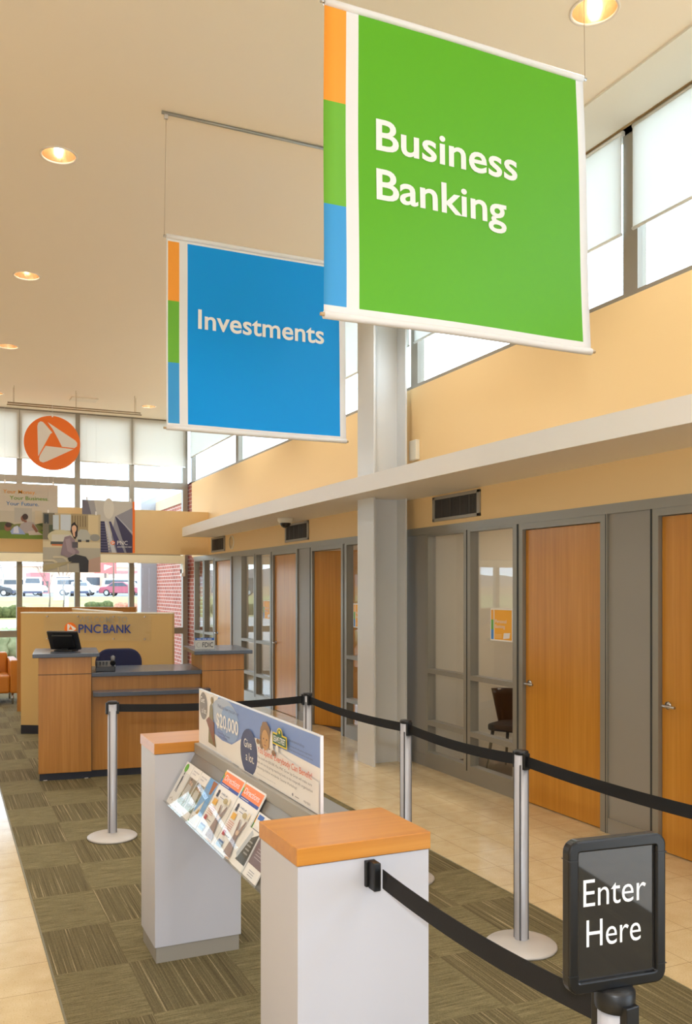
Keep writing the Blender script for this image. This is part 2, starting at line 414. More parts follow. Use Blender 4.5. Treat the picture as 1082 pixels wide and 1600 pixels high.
# ------------------------------------------------------------------ glazed wall at the far end
mx = [XL, -3.77, -2.77, -1.77, -.76, .25, 1.25, 2.265, 3.265, 4.30]
w = setting('window_7', (0, YB, 0))
f = MB()
for x in mx: f.box(x-.048, x+.048, YB-.06, YB+.06, 0, ZC)
for z0, z1 in ((0, .1), (.88, 1.0), (2.39, 2.43), (3.68, 3.80), (4.93, 5.0)): f.box(XL, XW, YB-.055, YB+.055, z0, z1)
f.build('frame', M_mull, w, off=w.location)
for i in range(len(mx)-1):
    B(mx[i]+.04, mx[i+1]-.04, YB-.004, YB+.004, .05, 4.97).build('pane', M_ext_glass, w, off=w.location)
bays = [(.25, 1.25, 'cream roller blind at the left edge of the far glazing'), (1.25, 2.265, 'cream roller blind on the far glazing behind the orange disc'),
        (2.265, 3.265, 'cream roller blind between the orange disc and the blue banner'), (3.265, 4.30, 'cream roller blind in the right corner of the far glazing')]
for k, (x0, x1, lab) in enumerate(bays):
    a, b = (x0+.004, x1-.004) if k not in (1,) else (x0+.004, x1-.04)
    if k == 2: a = x0+.04
    t = thing('roller_blind', lab, 'blind', ((x0+x1)/2, YB-.075, 4.93), group='roller blinds on the far glazing'); L = t.location
    B(a, b, YB-.078, YB-.075, 4.105, 4.97).build('shade', M_blind_b, t, off=L)
    MB().tube([(a, YB-.0765, 4.105), (b, YB-.0765, 4.105)], .012, 8).build('hem_bar', M_hem, t, off=L)

# ------------------------------------------------------------------ office front along the right wall
XF = XW          # face of frames
def frame_box(y0, y1, z0, z1, x0=XF, x1=XF+.09): return B(x0, x1, y0, y1, z0, z1)
H0 = 2.285       # underside of the head frame
struct('trim_6', B(XF-.005, XF+.12, YF, 16.0, H0, 2.355), M_alu)
nd = 0; nw = 7
def office_door(y0, y1, hinge_far, ajar=0, hand=True):
    global nd
    nd += 1
    d = setting('door_%d' % nd, (XF, (y0+y1)/2, 0)); L = d.location
    MB().box(XF, XF+.1, y0-.055, y0, 0, H0).box(XF, XF+.1, y1, y1+.055, 0, H0).box(XF, XF+.1, y0, y1, 2.235, H0).box(XF-.006, XF+.02, y0-.075, y0-.066, 0, H0).build('frame', M_alu, d, off=L)
    MB().box(XF-.004, XF+.01, y0-.068, y0-.055, 0, H0).box(XF-.004, XF+.01, y1+.055, y1+.068, 0, H0).build('gasket', M_joint, d, off=L)
    leaf = MB().box(0, .044, -(y1-y0)+.006, -.004, .008, 2.23)       # hinged at y1, about local z
    o = leaf.build('leaf', M_door, d, bevel=.002)
    o.location = (.03, (y1-y0)/2, 0); o.rotation_euler = (0, 0, radians(ajar))
    if hand:
        hy = -.06 if not hinge_far else -(y1-y0)+.075
        s = -1 if not hinge_far else 1
        h = MB().lathe([(.0, -.008), (.026, -.008), (.026, 0), (0, 0)], n=20)
        h.v = [(p[2], p[0], p[1]) for p in h.v]
        h.v = [(p[0], p[1]+hy, p[2]+.98) for p in h.v]
        h.tube([(-.004, hy, .98), (-.055, hy, .98), (-.06, hy+s*.015, .98), (-.06, hy+s*.11, .98)], .0095, 10)
        h.build('handle', M_chrome, o)
    return d
def side_light(y0, y1, rails, split=True):
    """framed glass unit, with one middle mullion"""
    global nw
    nw += 1
    w = setting('window_%d' % nw, (XF, (y0+y1)/2, 0)); L = w.location
    f = MB(); ym = (y0+y1)/2
    vert = [(y0, y0+.055), (y1-.055, y1)]+([(ym-.055, ym+.055)] if split else [])
    for a, b in vert: f.box(XF, XF+.09, a, b, 0, H0)
    for z0, z1 in rails:
        for a, b in ([(y0+.055, ym-.055), (ym+.055, y1-.055)] if split else [(y0+.055, y1-.055)]): f.box(XF+.001, XF+.085, a, b, z0, z1)
    f.build('frame', M_alu, w, off=L)
    if split: B(XF-.003, XF+.01, ym-.006, ym+.006, .1, H0).build('gasket', M_joint, w, off=L)
    spans = [(y0+.05, ym-.05), (ym+.05, y1-.05)] if split else [(y0+.05, y1-.05)]
    for a, b in spans: B(XF+.052, XF+.058, a, b, .12, 2.275).build('pane', M_glass, w, off=L)
    return w
RL = [(0, .15), (.415, .462), (.925, .968), (2.265, H0)]
npan = [0]
def blank(y0, y1):
    npan[0] += 1
    struct('wall_panel.%03d' % npan[0], B(XF+.012, XF+.1, y0, y1, .0, H0), M_panel)
    struct('baseboard_right.%03d' % npan[0], B(XF+.002, XF+.03, y0, y1, 0, .11), M_panel)
office_door(3.40, 4.36, False)                 # cut by the right frame edge
blank(4.43, 4.84)
office_door(4.915, 5.83, False)
side_light(5.91, 7.40, RL)
blank(7.40, 8.36)
side_light(8.36, 9.27, RL, False)
office_door(9.37, 10.25, False, 25, False)
blank(10.325, 10.755)
office_door(10.82, 11.70, False)
side_light(11.78, 13.20, RL)
blank(13.205, 13.655)
office_door(13.72, 14.60, False)
side_light(14.67, 16.0, RL)
blank(-1, 3.33)
# rooms behind the office front
wl = MB()
wl.box(7.5, 7.6, -1, YB, 0, 2.75)
for y in (4.62, 7.55, 10.52, 13.42): wl.box(XF+.1, 7.5, y, y+.1, 0, 2.75)
wl.box(XW+.3, 7.6, YB-.05, YB+.1, 0, 2.75)
struct('wall_office', wl, M_office)
struct('ceiling_office', B(XF+.2, 7.6, -1, YB, 2.7, 2.78), mat('office ceiling', (226, 222, 212), .9))
struct('floor_office', B(XF+.1, 7.5, -1, YB, 0, .004), mat('office carpet', (84, 72, 66), .95))
for y in (6.2, 9.0, 12.0, 15.0):
    t = thing('ceiling_light', 'square white ceiling light inside the office behind the glass', 'light', (6.0, y, 2.69), group='office ceiling lights')
    B(-.31, .31, -.31, .31, -.03, .008).build('housing', M_white, t)
    B(-.28, .28, -.28, .28, -.036, -.028).build('diffuser', mat('lit diffuser', (255, 246, 230), .5, emit=22), t)

# ------------------------------------------------------------------ recessed downlights
M_refl = mat('warm reflector', (235, 200, 160), .18, .85)
M_trim = mat('light trim', (235, 220, 200), .5)
M_bulb = mat('lit bulb', (255, 240, 215), .5, emit=35)
def downlight(x, y, lab):
    t = thing('downlight', lab, 'light', (x, y, ZC), group='recessed ceiling downlights')
    MB().lathe([(LR-.004, .006), (LR-.006, -.004), (LR+.004, -.007), (LR+.012, -.004), (LR+.012, .001)], n=32).build('trim_ring', M_trim, t)
    MB().lathe([(LR-.003, .002), (LR-.012, .06), (.1, .12), (.07, .17), (.0, .19)], n=32).build('reflector', M_refl, t)
    MB().lathe([(0, .055), (.018, .06), (.026, .085), (.02, .12), (.014, .185)], n=14).build('bulb', M_bulb, t)
    l = lamp('downlight_lamp', 'SPOT', (x, y, ZC-.02), 62, (1, .98, .96), .06, spot_size=radians(125), spot_blend=.6)
dl = {(.79, 6.73): 'recessed downlight at the upper left, largest on the left side of the ceiling', (.79, 9.45): 'second recessed downlight from the camera along the left side of the ceiling',
      (.79, 12.3): 'third small recessed downlight along the left side of the ceiling', (.79, 15.35): 'far left recessed downlight by the end of the hanging tracks',
      (3.35, 3.83): 'glowing recessed downlight at the top edge above the green banner', (3.35, 15.35): 'small far recessed downlight above the blue banner\'s left edge'}
for x in LX:
    for y in LY:
        downlight(x, y, dl.get((x, y), 'recessed downlight hidden behind a banner or beyond the edges of the picture'))
# flat ceiling plate near the far end
t = tag(B(1.98, 2.42, 15.05, 15.35, ZC-.02, ZC).build('ceiling_plate', mat('pale plate', (236, 222, 196), .5), bevel=.004), 'small pale rectangular plate on the ceiling above the orange disc', 'ceiling plate')

# ------------------------------------------------------------------ vents, dome camera, speaker, box
def vent(y0, y1, z0, z1, lab):
    t = thing('air_vent', lab, 'vent', (XW, (y0+y1)/2, z0), group='wall vents under the shelf'); L = t.location
    MB().box(XW-.02, XW, y0, y1, z0, z0+.03).box(XW-.02, XW, y0, y1, z1-.03, z1).box(XW-.02, XW, y0, y0+.04, z0, z1).box(XW-.02, XW, y1-.04, y1, z0, z1).build('frame', M_vent, t, off=L, bevel=.003)
    B(XW-.004, XW-.001, y0+.03, y1-.03, z0+.02, z1-.02).build('backing', M_hole, t, off=L)
    s = MB(); n = 34
    for k in range(n):
        y = y0+.05+(y1-y0-.1)*k/(n-1); s.box(XW-.014, XW-.005, y-.004, y+.004, z0+.03, z1-.03)
    for k in range(1, 5):
        y = y0+(y1-y0)*k/5; s.box(XW-.016, XW-.004, y-.008, y+.008, z0+.03, z1-.03)
    s.build('louver', M_slat, t, off=L)
vent(6.43, 7.23, 2.395, 2.632, 'large louvered air vent above the glass office, right of the column')
vent(10.35, 11.18, 2.39, 2.64, 'louvered air vent left of the column, beside the dome camera')
vent(14.0, 14.78, 2.39, 2.645, 'smallest louvered air vent near the far end of the shelf')
t = thing('round_wall_speaker', 'round cream speaker on the wall beside the farthest vent', 'speaker', (XW, 13.63, 2.515))
p = MB().lathe([(0, .012), (.095, .012), (.105, .004), (.108, 0)], n=28); p.v = [(-a[2], a[0], a[1]) for a in p.v]; p.build('grille', mat('speaker grille', (206, 178, 130), .7), t)
p = MB().lathe([(.1, .016), (.114, .014), (.116, 0)], n=28); p.v = [(-a[2], a[0], a[1]) for a in p.v]; p.build('rim', M_cream, t)
t = thing('dome_camera', 'small dome security camera under the white shelf', 'security camera', (3.98, 10.25, 2.65))
MB().lathe([(0, -.001), (.098, -.001), (.1, -.03), (.088, -.062), (.05, -.066)], n=28).build('housing', M_cream, t)
MB().lathe([(.068, -.06), (.066, -.085), (.048, -.112), (.02, -.126), (0, -.128)], n=24).build('dome', mat('smoked dome', (40, 36, 34), .1), t)
tag(B(XW-.045, XW, 7.5, 7.64, 3.04, 3.24).build('junction_box', M_cream, bevel=.006), 'small cream box on the apricot wall against the column', 'electrical box')
tag(B(4.20, 4.27, 16.33, 16.44, 1.99, 2.13).build('door_sensor', M_white, bevel=.006), 'small white sensor box below the header in the far corner', 'sensor')

# ------------------------------------------------------------------ hanging banners
C_OR, C_GR, C_BL = (248, 158, 48), (108, 178, 46), (52, 152, 214)
M_cloth = mat('white banner cloth', (232, 228, 226), .6)
def text_part(t, body, lx, lz, lw, cap, warp):
    lt = MB(); text(lt, body, (lx, -.0045, lz), (1, 0, 0), (0, 0, 1), lw, cap, .016); lt.build('lettering', M_white_ink, t, warp=warp)
def banner(name, lab, x0, y, z0, z1, wid, field, cuts, field_rect, lines, flare, ztr, seed):
    t = thing(name, lab, 'banner', (x0, y, z0), group='hanging banners')
    h = z1-z0; rnd = random.Random(seed); ph = [rnd.uniform(0, 6.28) for _ in range(4)]
    def warp(x, yy, z):
        k = 1-z/h
        d = .006*sin(2.2*x/wid*pi+ph[0])*(.3+k)+.004*sin(7*z/h+ph[1]+2*x)+.003*sin(11*x/wid+ph[2])*k*(1-k)*3-.0
        return (x*(1+flare*k), yy+d, z)
    m_f = mat('banner field %d %d %d' % field, field, .45, spec=.25); mo, mg, mb_ = mat('stripe orange', C_OR, .5), mat('stripe green', C_GR, .5), mat('stripe blue', C_BL, .5)
    s0, s1, fx0, fx1, fz0, fz1 = field_rect
    xs = sorted(set([0, s0, s1, fx0, fx1, wid]+[wid*i/26 for i in range(27)])); xs = [v for i, v in enumerate(xs) if i == 0 or v-xs[i-1] > 1e-4]
    zs = sorted(set([0, fz0, fz1, h, cuts[0], cuts[1]]+[h*i/26 for i in range(27)])); zs = [v for i, v in enumerate(zs) if i == 0 or v-zs[i-1] > 1e-4]
    mb = MB()
    for q in (M_cloth, m_f, mo, mg, mb_): mb.use(q)
    nx = len(xs); V = [(x, 0, z) for z in zs for x in xs]; base = 0; mb.v = V
    for j in range(len(zs)-1):
        for i in range(nx-1):
            cx, cz = (xs[i]+xs[i+1])/2, (zs[j]+zs[j+1])/2; m = M_cloth
            if fx0 < cx < fx1 and fz0 < cz < fz1: m = m_f
            elif s0 < cx < s1 and fz0 < cz < fz1: m = mo if cz > cuts[1] else (mg if cz > cuts[0] else mb_)
            mb.use(m); a = j*nx+i; mb.f.append([a, a+1, a+nx+1, a+nx]); mb.m.append(mb.cur); mb.sm.append(True)
    o = mb.build('cloth', None, t, warp=warp)
    sd = o.modifiers.new('thickness', 'SOLIDIFY'); sd.thickness = .0015; sd.offset = 1
    for body, lx, lz, lw, cap in lines: text_part(t, body, lx, lz, lw, cap, warp)
    # hems rolled round their rods
    for nm, z, r in (('top_rod', h-.012, .016), ('bottom_rod', .012, .017)):
        k = 1-z/h; x1 = wid*(1+flare*k)
        rd = MB().tube([warp(x1*i/12, 0, z) for i in range(13)], r, 12)
        rd.v = [(min(max(p[0], 0), x1), p[1], p[2]) for p in rd.v]
        rd = rd.build('hem', M_cloth, t)
        for xa in (-.018, x1-.02): MB().tube([(xa, 0, z), (xa+.038, 0, z)], .008, 10).build('rod_end', mat('rod end', (190, 160, 120), .4) if 'bottom' in nm else M_chrome, t)
    for xa, xb in ((-.012, 0), (wid+.012, wid)): MB().tube([(xa, 0, h-.012), (xb, 0, ztr-z0)], .0014, 6).build('cord', mat('thin cord', (176, 146, 110), .6), t)
    tr = thing('ceiling_track', 'thin silver ceiling track holding the %s' % ('blue banner' if field[2] > 150 else 'green banner'), 'ceiling track', (x0, y, ztr), group='banner tracks')
    MB().tube([(-.03, 0, .01), (wid+.03, 0, .01)], .011, 10).build('rail', mat('grey rail', (158, 156, 148), .4, .5), tr)
    for xa in (0, wid): B(xa-.012, xa+.012, -.008, .008, -.03, .0).build('hanger', M_base, tr)
    return t
banner('hanging_banner', 'green hanging banner with white lettering and orange, green and blue side stripes', 1.482, 3.36, 2.905, 4.258, 1.385, (94, 172, 34),
       (.488, .930), (.0, .102, .160, 1.34, .056, 1.333), [('Business', .243, .765, .732, .13), ('Banking', .243, .549, .668, .13)], .04, ZC-.02, 3)
banner('hanging_banner', 'blue hanging banner with white lettering, behind the green banner', 1.388, 5.82, 2.835, 4.165, 1.34, (0, 150, 232),
       (.461, .882), (.012, .090, .148, 1.292, .045, 1.287), [('Investments', .222, .716, .945, .128)], .012, ZC-.02, 5)

# ------------------------------------------------------------------ hanging pictures and disc at the far end
YD = 14.6
for k, (y, x0, x1, zz, lab) in enumerate([(14.62, .93, 3.05, 4.72, 'thin ceiling track holding the orange disc, the nearer of two'), (14.78, .93, 3.10, 4.72, 'thin ceiling track behind the nearer one, holding the hanging pictures')]):
    t = thing('hanging_track', lab, 'ceiling track', ((x0+x1)/2, y, zz), group='tracks at the far end'); L = t.location
    MB().tube([(x0, y, zz), (x1, y, zz)], .011, 8).build('rail', mat('bronze rail', (150, 124, 88), .5), t, off=L)
    for x in (x0+.1, (x0+x1)/2, x1-.1): MB().tube([(x, y, zz), (x, y, ZC)], .004, 6).build('drop_rod', mat('tan rod', (196, 172, 136), .5), t, off=L)
M_cord = mat('clear cord', (226, 222, 214), .4)
def logo(mb, m_d, m_w, org, u, v, R_, lift=.0004, n=48, thick=None):
    o, u, v = map(Vector, (org, u, v)); nn = u.cross(v)
    mb.use(m_d)
    if thick is None: mb.add([o+(u*cos(2*pi*k/n)+v*sin(2*pi*k/n))*R_ for k in range(n)], [list(range(n))])
    else: mb.prism([(R_*cos(2*pi*k/n), R_*sin(2*pi*k/n)) for k in range(n)], o-nn*thick, u, v, nn, thick)
    mb.use(m_w)
    # the three white leaves, in units of the disc radius
    S1 = [(-.50, -.52), (-.53, .58), (-.50, .70), (-.42, .77), (-.33, .75), (-.25, .67), (.0, .38), (-.07, .33)]
    S2 = [(-.17, .76), (.82, .15), (.89, .06), (.88, -.06), (.79, -.14), (.34, -.115), (.20, .17), (.02, .50)]
    S3 = [(-.24, -.12), (.76, -.18), (-.18, -.68), (-.33, -.74), (-.44, -.70), (-.47, -.61), (-.44, -.48)]
    for P_ in (S1, S2, S3): mb.add([o+nn*lift+u*(a*R_)+v*(b*R_) for a, b in P_], [list(range(len(P_)))])
    return mb
t = thing('hanging_disc', 'orange round hanging disc with a white three-leaf triangle emblem', 'hanging sign', (1.615, YD, 4.115))
mb = MB(); logo(mb, M_orange, mat('disc white', (242, 232, 220), .5), (0, 0, 0), (1, 0, 0), (0, 0, 1), .44, .0015, 64, .008); mb.build('plate', None, t)
MB().tube([(0, .004, .435), (0, .004, .62)], .003, 6).build('cord', M_cord, t)
MB().box(-.012, .012, -.006, .01, .42, .47).build('clip', M_white, t)

def hung_picture(name, lab, x0, x1, y, z0, z1, draw, zt=4.72):
    t = thing(name, lab, 'poster', (x0, y, z0), group='hanging pictures at the far end')
    w, h = x1-x0, z1-z0
    B(0, w, 0, .006, 0, h).build('board', mat('poster board', (214, 204, 188), .5), t)
    a = Art((0, -.0006, 0), (1, 0, 0), (0, 0, 1)); draw(a, w, h); a.build('print', None, t)
    for f_ in (.09, .92):
        MB().tube([(w*f_, .003, h), (w*f_, .003, zt-z0)], .0012, 5).build('cord', M_cord, t)
        B(w*f_-.012, w*f_+.012, -.004, .010, h-.01, h+.05).build('clip', M_white, t)
skin_d, skin_l = ink(140, 90, 64), ink(222, 176, 142)
def pic_family(a, w, h):
    a.rect(ink(208, 196, 178), 0, w, 0, h); a.rect(ink(196, 186, 166), 0, w, .2*h, .5*h)
    a.rect(ink(184, 178, 166), .25*w, .55*w, .3*h, .56*h); a.rect(ink(206, 190, 160), .6*w, .72*w, .28*h, .52*h)
    a.ell(ink(84, 98, 40), .08*w, .2*h, .2*w, .1*h); a.ell(ink(70, 84, 36), .8*w, .2*h, .24*w, .1*h); a.ell(ink(120, 124, 62), .45*w, .2*h, .3*w, .08*h)
    a.rect(ink(104, 128, 34), 0, w, 0, .15*h)
    G = ink(172, 160, 156)
    a.poly(G, [(.33*w, .2*h), (.36*w, .27*h), (.46*w, .32*h), (.58*w, .3*h), (.66*w, .16*h), (.62*w, .1*h), (.42*w, .1*h)])
    a.poly(ink(196, 182, 170), [(.48*w, .14*h), (.62*w, .16*h), (.74*w, .08*h), (.5*w, .07*h)])
    a.poly(skin_d, [(.56*w, .28*h), (.6*w, .24*h), (.66*w, .14*h), (.62*w, .12*h), (.55*w, .22*h)])
    a.ell(skin_d, .4*w, .37*h, .04*w, .055*h); a.ell(ink(62, 42, 34), .435*w, .4*h, .05*w, .055*h); a.poly(skin_d, [(.4*w, .34*h), (.46*w, .34*h), (.46*w, .3*h), (.42*w, .3*h)])
    a.poly(ink(150, 166, 206), [(.18*w, .13*h), (.24*w, .21*h), (.3*w, .24*h), (.4*w, .14*h), (.44*w, .08*h), (.2*w, .08*h)])
    a.poly(ink(206, 210, 224), [(.23*w, .1*h), (.24*w, .21*h), (.31*w, .23*h), (.33*w, .1*h)])
    a.ell(skin_d, .135*w, .2*h, .055*w, .07*h); a.ell(ink(70, 48, 36), .15*w, .245*h, .055*w, .045*h)
    a.txt(ink(232, 158, 40), 'Your Money.', .06*w, .815*h, .56*w, .066*h, .004); a.txt(ink(112, 160, 44), 'Your Business.', .17*w, .705*h, .67*w, .066*h, .004)
    a.txt(ink(70, 128, 184), 'Your Future.', .11*w, .6*h, .56*w, .066*h, .004)
def pic_bench(a, w, h):
    a.rect(ink(196, 178, 142), 0, w, 0, h); a.rect(ink(176, 170, 152), 0, w, 0, .42*h); a.poly(ink(186, 156, 138), [(.76*w, 0), (w, 0), (w, .28*h), (.8*w, .22*h)])
    a.rect(ink(210, 196, 160), 0, w, .42*h, .52*h)
    a.rect(ink(168, 148, 108), .48*w, .78*w, .7*h, h); a.rect(ink(214, 194, 150), .78*w, .96*w, .66*h, .98*h)
    for k in range(6): a.rect(ink(122, 104, 74), (.5+k*.045)*w, (.515+k*.045)*w, .78*h, .97*h)
    a.rect(ink(120, 112, 92), .0, .2*w, .55*h, h); a.rect(ink(44, 54, 58), .02*w, .1*w, .82*h, .98*h); a.rect(ink(116, 112, 96), .05*w, .07*w, .56*h, .84*h); a.rect(ink(66, 76, 54), .1*w, .18*w, .65*h, .8*h)
    a.rect(ink(196, 206, 212), .17*w, .27*w, .72*h, .97*h); a.rect(ink(202, 210, 216), .3*w, .48*w, .71*h, .98*h)
    a.ell(ink(204, 196, 160), .3*w, .6*h, .22*w, .12*h); a.rect(ink(206, 202, 188), .15*w, .5*w, .52*h, .64*h); a.rect(ink(80, 82, 78), .13*w, .42*w, .47*h, .52*h); a.rect(ink(206, 120, 70), .15*w, .34*w, .45*h, .475*h)
    a.poly(ink(178, 178, 166), [(.58*w, .54*h), (.59*w, .68*h), (.64*w, .74*h), (.76*w, .73*h), (.82*w, .64*h), (.82*w, .54*h)]); a.rect(ink(60, 60, 58), .6*w, .66*w, .52*h, .56*h); a.rect(ink(60, 60, 58), .74*w, .8*w, .52*h, .56*h)
    a.ell(ink(150, 148, 140), .9*w, .6*h, .09*w, .06*h)
    a.poly(ink(46, 46, 50), [(.42*w, .24*h), (.56*w, .31*h), (.74*w, .27*h), (.79*w, .2*h), (.78*w, 0), (.63*w, 0), (.62*w, .16*h), (.46*w, .16*h)])
    J = ink(140, 122, 130)
    a.poly(J, [(.3*w, .3*h), (.34*w, .5*h), (.37*w, .6*h), (.47*w, .63*h), (.55*w, .55*h), (.55*w, .42*h), (.62*w, .36*h), (.62*w, .32*h), (.5*w, .3*h), (.44*w, .25*h)])
    a.poly(ink(160, 142, 148), [(.38*w, .56*h), (.46*w, .58*h), (.5*w, .42*h), (.56*w, .36*h), (.54*w, .3*h), (.42*w, .36*h)])
    a.rect(ink(88, 82, 88), .5*w, .6*w, .42*h, .52*h)
    a.poly(ink(40, 30, 28), [(.47*w, .7*h), (.49*w, .82*h), (.54*w, .86*h), (.6*w, .78*h), (.59*w, .62*h), (.55*w, .56*h), (.52*w, .6*h)])
    a.ell(skin_l, .535*w, .745*h, .042*w, .06*h); a.poly(skin_l, [(.5*w, .7*h), (.55*w, .69*h), (.55*w, .6*h), (.52*w, .62*h)])
    C_ = ink(200, 190, 160)
    for x, z in ((.0, .18), (.17, .24)):
        pts = [(x*w+.2*w*q, z*h+.03*h+.0*h) for q in (0, 1)]
        a.poly(C_, [(x*w, z*h), (x*w+.17*w, z*h), (x*w+.22*w, z*h-.04*h), (x*w+.25*w, z*h-.12*h), (x*w+.25*w, .02*h), (x*w+.27*w, .02*h), (x*w+.27*w, z*h-.1*h), (x*w+.24*w, z*h), (x*w+.18*w, z*h+.035*h), (x*w, z*h+.035*h)])
    a.poly(ink(172, 160, 122), [(0, .02*h), (.22*w, .07*h), (.5*w, .18*h), (.4*w, .18*h), (.02*w, .12*h)])
def pic_escalator(a, w, h):
    a.rect(ink(204, 198, 186), 0, w, 0, h); a.poly(ink(118, 112, 122), [(0, h), (0, .62*h), (.2*w, .62*h), (.1*w, h)]); a.poly(ink(168, 164, 164), [(.1*w, h), (.2*w, .62*h), (.3*w, .62*h), (.22*w, h)])
    a.ell(ink(222, 216, 202), .5*w, .85*h, .1*w, .2*h)
    a.poly(ink(150, 148, 156), [(w, 0), (w, .9*h), (.62*w, .7*h), (.5*w, 0)])
    a.poly(ink(60, 58, 92), [(0, 0), (.5*w, 0), (.42*w, .6*h), (.12*w, .6*h)])
    for k in range(11):
        z = .03+.052*k; a.rect(ink(112, 108, 138), (.3-.28+.018*k)*w, (.54-.012*k)*w, z*h, (z+.012)*h)
    a.poly(ink(206, 204, 206), [(.42*w, .6*h), (.46*w, .6*h), (.64*w, 0), (.56*w, 0)]); a.poly(ink(70, 66, 104), [(.5*w, .6*h), (.54*w, .6*h), (.8*w, .0), (.66*w, 0)])
    a.poly(ink(62, 58, 88), [(.62*w, .7*h), (.7*w, .66*h), (w, .28*h), (w, 0), (.84*w, 0)]); a.poly(ink(186, 184, 192), [(.62*w, .72*h), (.66*w, .7*h), (w, .36*h), (w, .32*h)])
    a.rect(M_orange, .955*w, w, 0, h)
    a.k += 1; logo(a, M_orange, M_white_ink, a.P(.575*w, .19*h), (1, 0, 0), (0, 0, 1), .042*w)
    a.k += 1; a.txt(M_white_ink, 'PNC', .66*w, .155*h, .2*w, .075*h, -.002); a.txt(M_white_ink, 'LEADING THE WAY', .66*w, .10*h, .28*w, .026*h, .004)
hung_picture('hanging_picture', 'hanging picture of two people lying on a lawn, with three coloured lines of lettering', .82, 1.72, 14.78, 2.56, 3.455, pic_family)
hung_picture('hanging_picture', 'hanging picture of an escalator with an orange right edge', 2.11, 2.985, 14.78, 2.36, 3.235, pic_escalator)
hung_picture('hanging_picture', 'lowest hanging picture, showing a dark-haired woman sitting on a street bench', 1.47, 2.385, 14.62, 2.02, 2.98, pic_bench)

# ------------------------------------------------------------------ reception: fabric partitions, welcome sign, desk
def partition(lab, p0, p1, z1, th=.09, kick=True, m=M_fabric_panel, rim=M_cream):
    d = Vector((p1[0]-p0[0], p1[1]-p0[1])); L = d.length; a = math.atan2(d.y, d.x)
    t = thing('partition_panel', lab, 'partition', (p0[0], p0[1], 0), a)
    z0 = .11 if kick else 0
    B(0, L, 0, th, z0, z1-.015).build('panel', m, t, bevel=.004)
    B(0, L, -.003, th+.003, z1-.015, z1).build('top_cap', rim, t)
    if kick: B(.0, L, .005, th-.005, .004, .11).build('kick_base', M_kick, t)
    return t, L
pw, PL = partition('tan fabric partition carrying the blue bank lettering, behind the reception desk', (.85, 10.99), (2.475, 10.06), 1.47)
partition('wood-edged rear partition showing as a strip left of the tan panel', (.955, 13.02), (2.50, 12.35), 1.49, .09, False, M_desk, M_desk)
partition('dividing partition running back from the tan welcome panel', (1.98, 10.52), (1.72, 12.6), 1.475, .06, False)
t = thing('welcome_sign', 'clear acrylic plate with silver and blue letters and an orange emblem on the tan partition', 'sign', pw.location, pw.rotation_euler[2])
dpx = 10.2
B(.30, 1.62, -.02, -.014, 1.13, 1.445).build('plate', M_acry, t)
for x in (.34, .72, 1.16, 1.54):
    for z in (1.155, 1.42): MB().tube([(x, 0, z), (x, -.026, z)], .009, 10).build('standoff', M_chrome, t)
lt = MB(); text(lt, 'WELCOME TO', (.73, -.021, 1.345), (1, 0, 0), (0, 0, 1), .60, .075, .004); lt.build('silver_lettering', mat('silver letters', (176, 164, 140), .35, .6), t)
lt = MB(); text(lt, 'PNC', (.73, -.021, 1.225), (1, 0, 0), (0, 0, 1), .275, .098, .012); text(lt, 'BANK', (1.035, -.021, 1.225), (1, 0, 0), (0, 0, 1), .345, .098, .012); lt.build('blue_lettering', mat('blue letters', (30, 60, 140), .4), t)
lg = MB(); logo(lg, M_orange, M_white_ink, (.63, -.021, 1.272), (1, 0, 0), (0, 0, 1), .075); lg.build('emblem', None, t)

D = thing('reception_desk', 'cherry reception desk with two taller end towers and blue-grey tops', 'desk', (.785, 8.2, 0), radians(-7))
B(0, .465, 0, .72, .07, 1.125).build('left_tower', M_desk, D, bevel=.003)
B(1.485, 1.89, -.02, .72, .07, 1.125).build('right_tower', M_desk, D, bevel=.003)
B(.467, 1.483, .04, .08, .07, .94).build('front_panel', M_desk, D, bevel=.002)
g = MB()
g.box(-.0015, .4665, -.0015, .3, .966, .971).box(1.4835, 1.8915, -.0215, .3, .966, .971)
g.box(.4645, .468, -.002, .06, .07, 1.12); g.build('reveal_line', M_joint, D)
MB().box(.01, .455, .02, .7, .004, .07).box(.455, 1.49, .06, .09, .004, .07).box(1.5, 1.88, .0, .7, .004, .07).build('kick_base', M_kick, D)
B(-.05, .535, -.045, .76, 1.125, 1.16).build('tower_top', M_slab, D, bevel=.004)
B(1.405, 1.965, -.065, .76, 1.125, 1.16).build('tower_top', M_slab, D, bevel=.004)
B(.466, 1.484, -.005, .72, .938, .975).build('worktop', M_slab, D, bevel=.004)
MB().prism([(.475, .04), (.475, -.15), (.52, -.165), (.95, -.185), (1.40, -.175), (1.50, -.16), (1.55, -.12), (1.55, -.025), (1.48, -.025), (1.48, .04)], (0, 0, .772), (1, 0, 0), (0, 1, 0), (0, 0, 1), .038).build('ledge', M_slab, D, bevel=.004)
for x in (.06, .42, 1.55, 1.82): MB().lathe([(.0, 0), (.02, 0), (.02, .006), (0, .006)], (x, .03, .004), 12).build('glide', M_base, D)
def desk_pt(x, y, z): return (.785+x*cos(radians(-7))-y*sin(radians(-7)), 8.2+x*sin(radians(-7))+y*cos(radians(-7)), z)
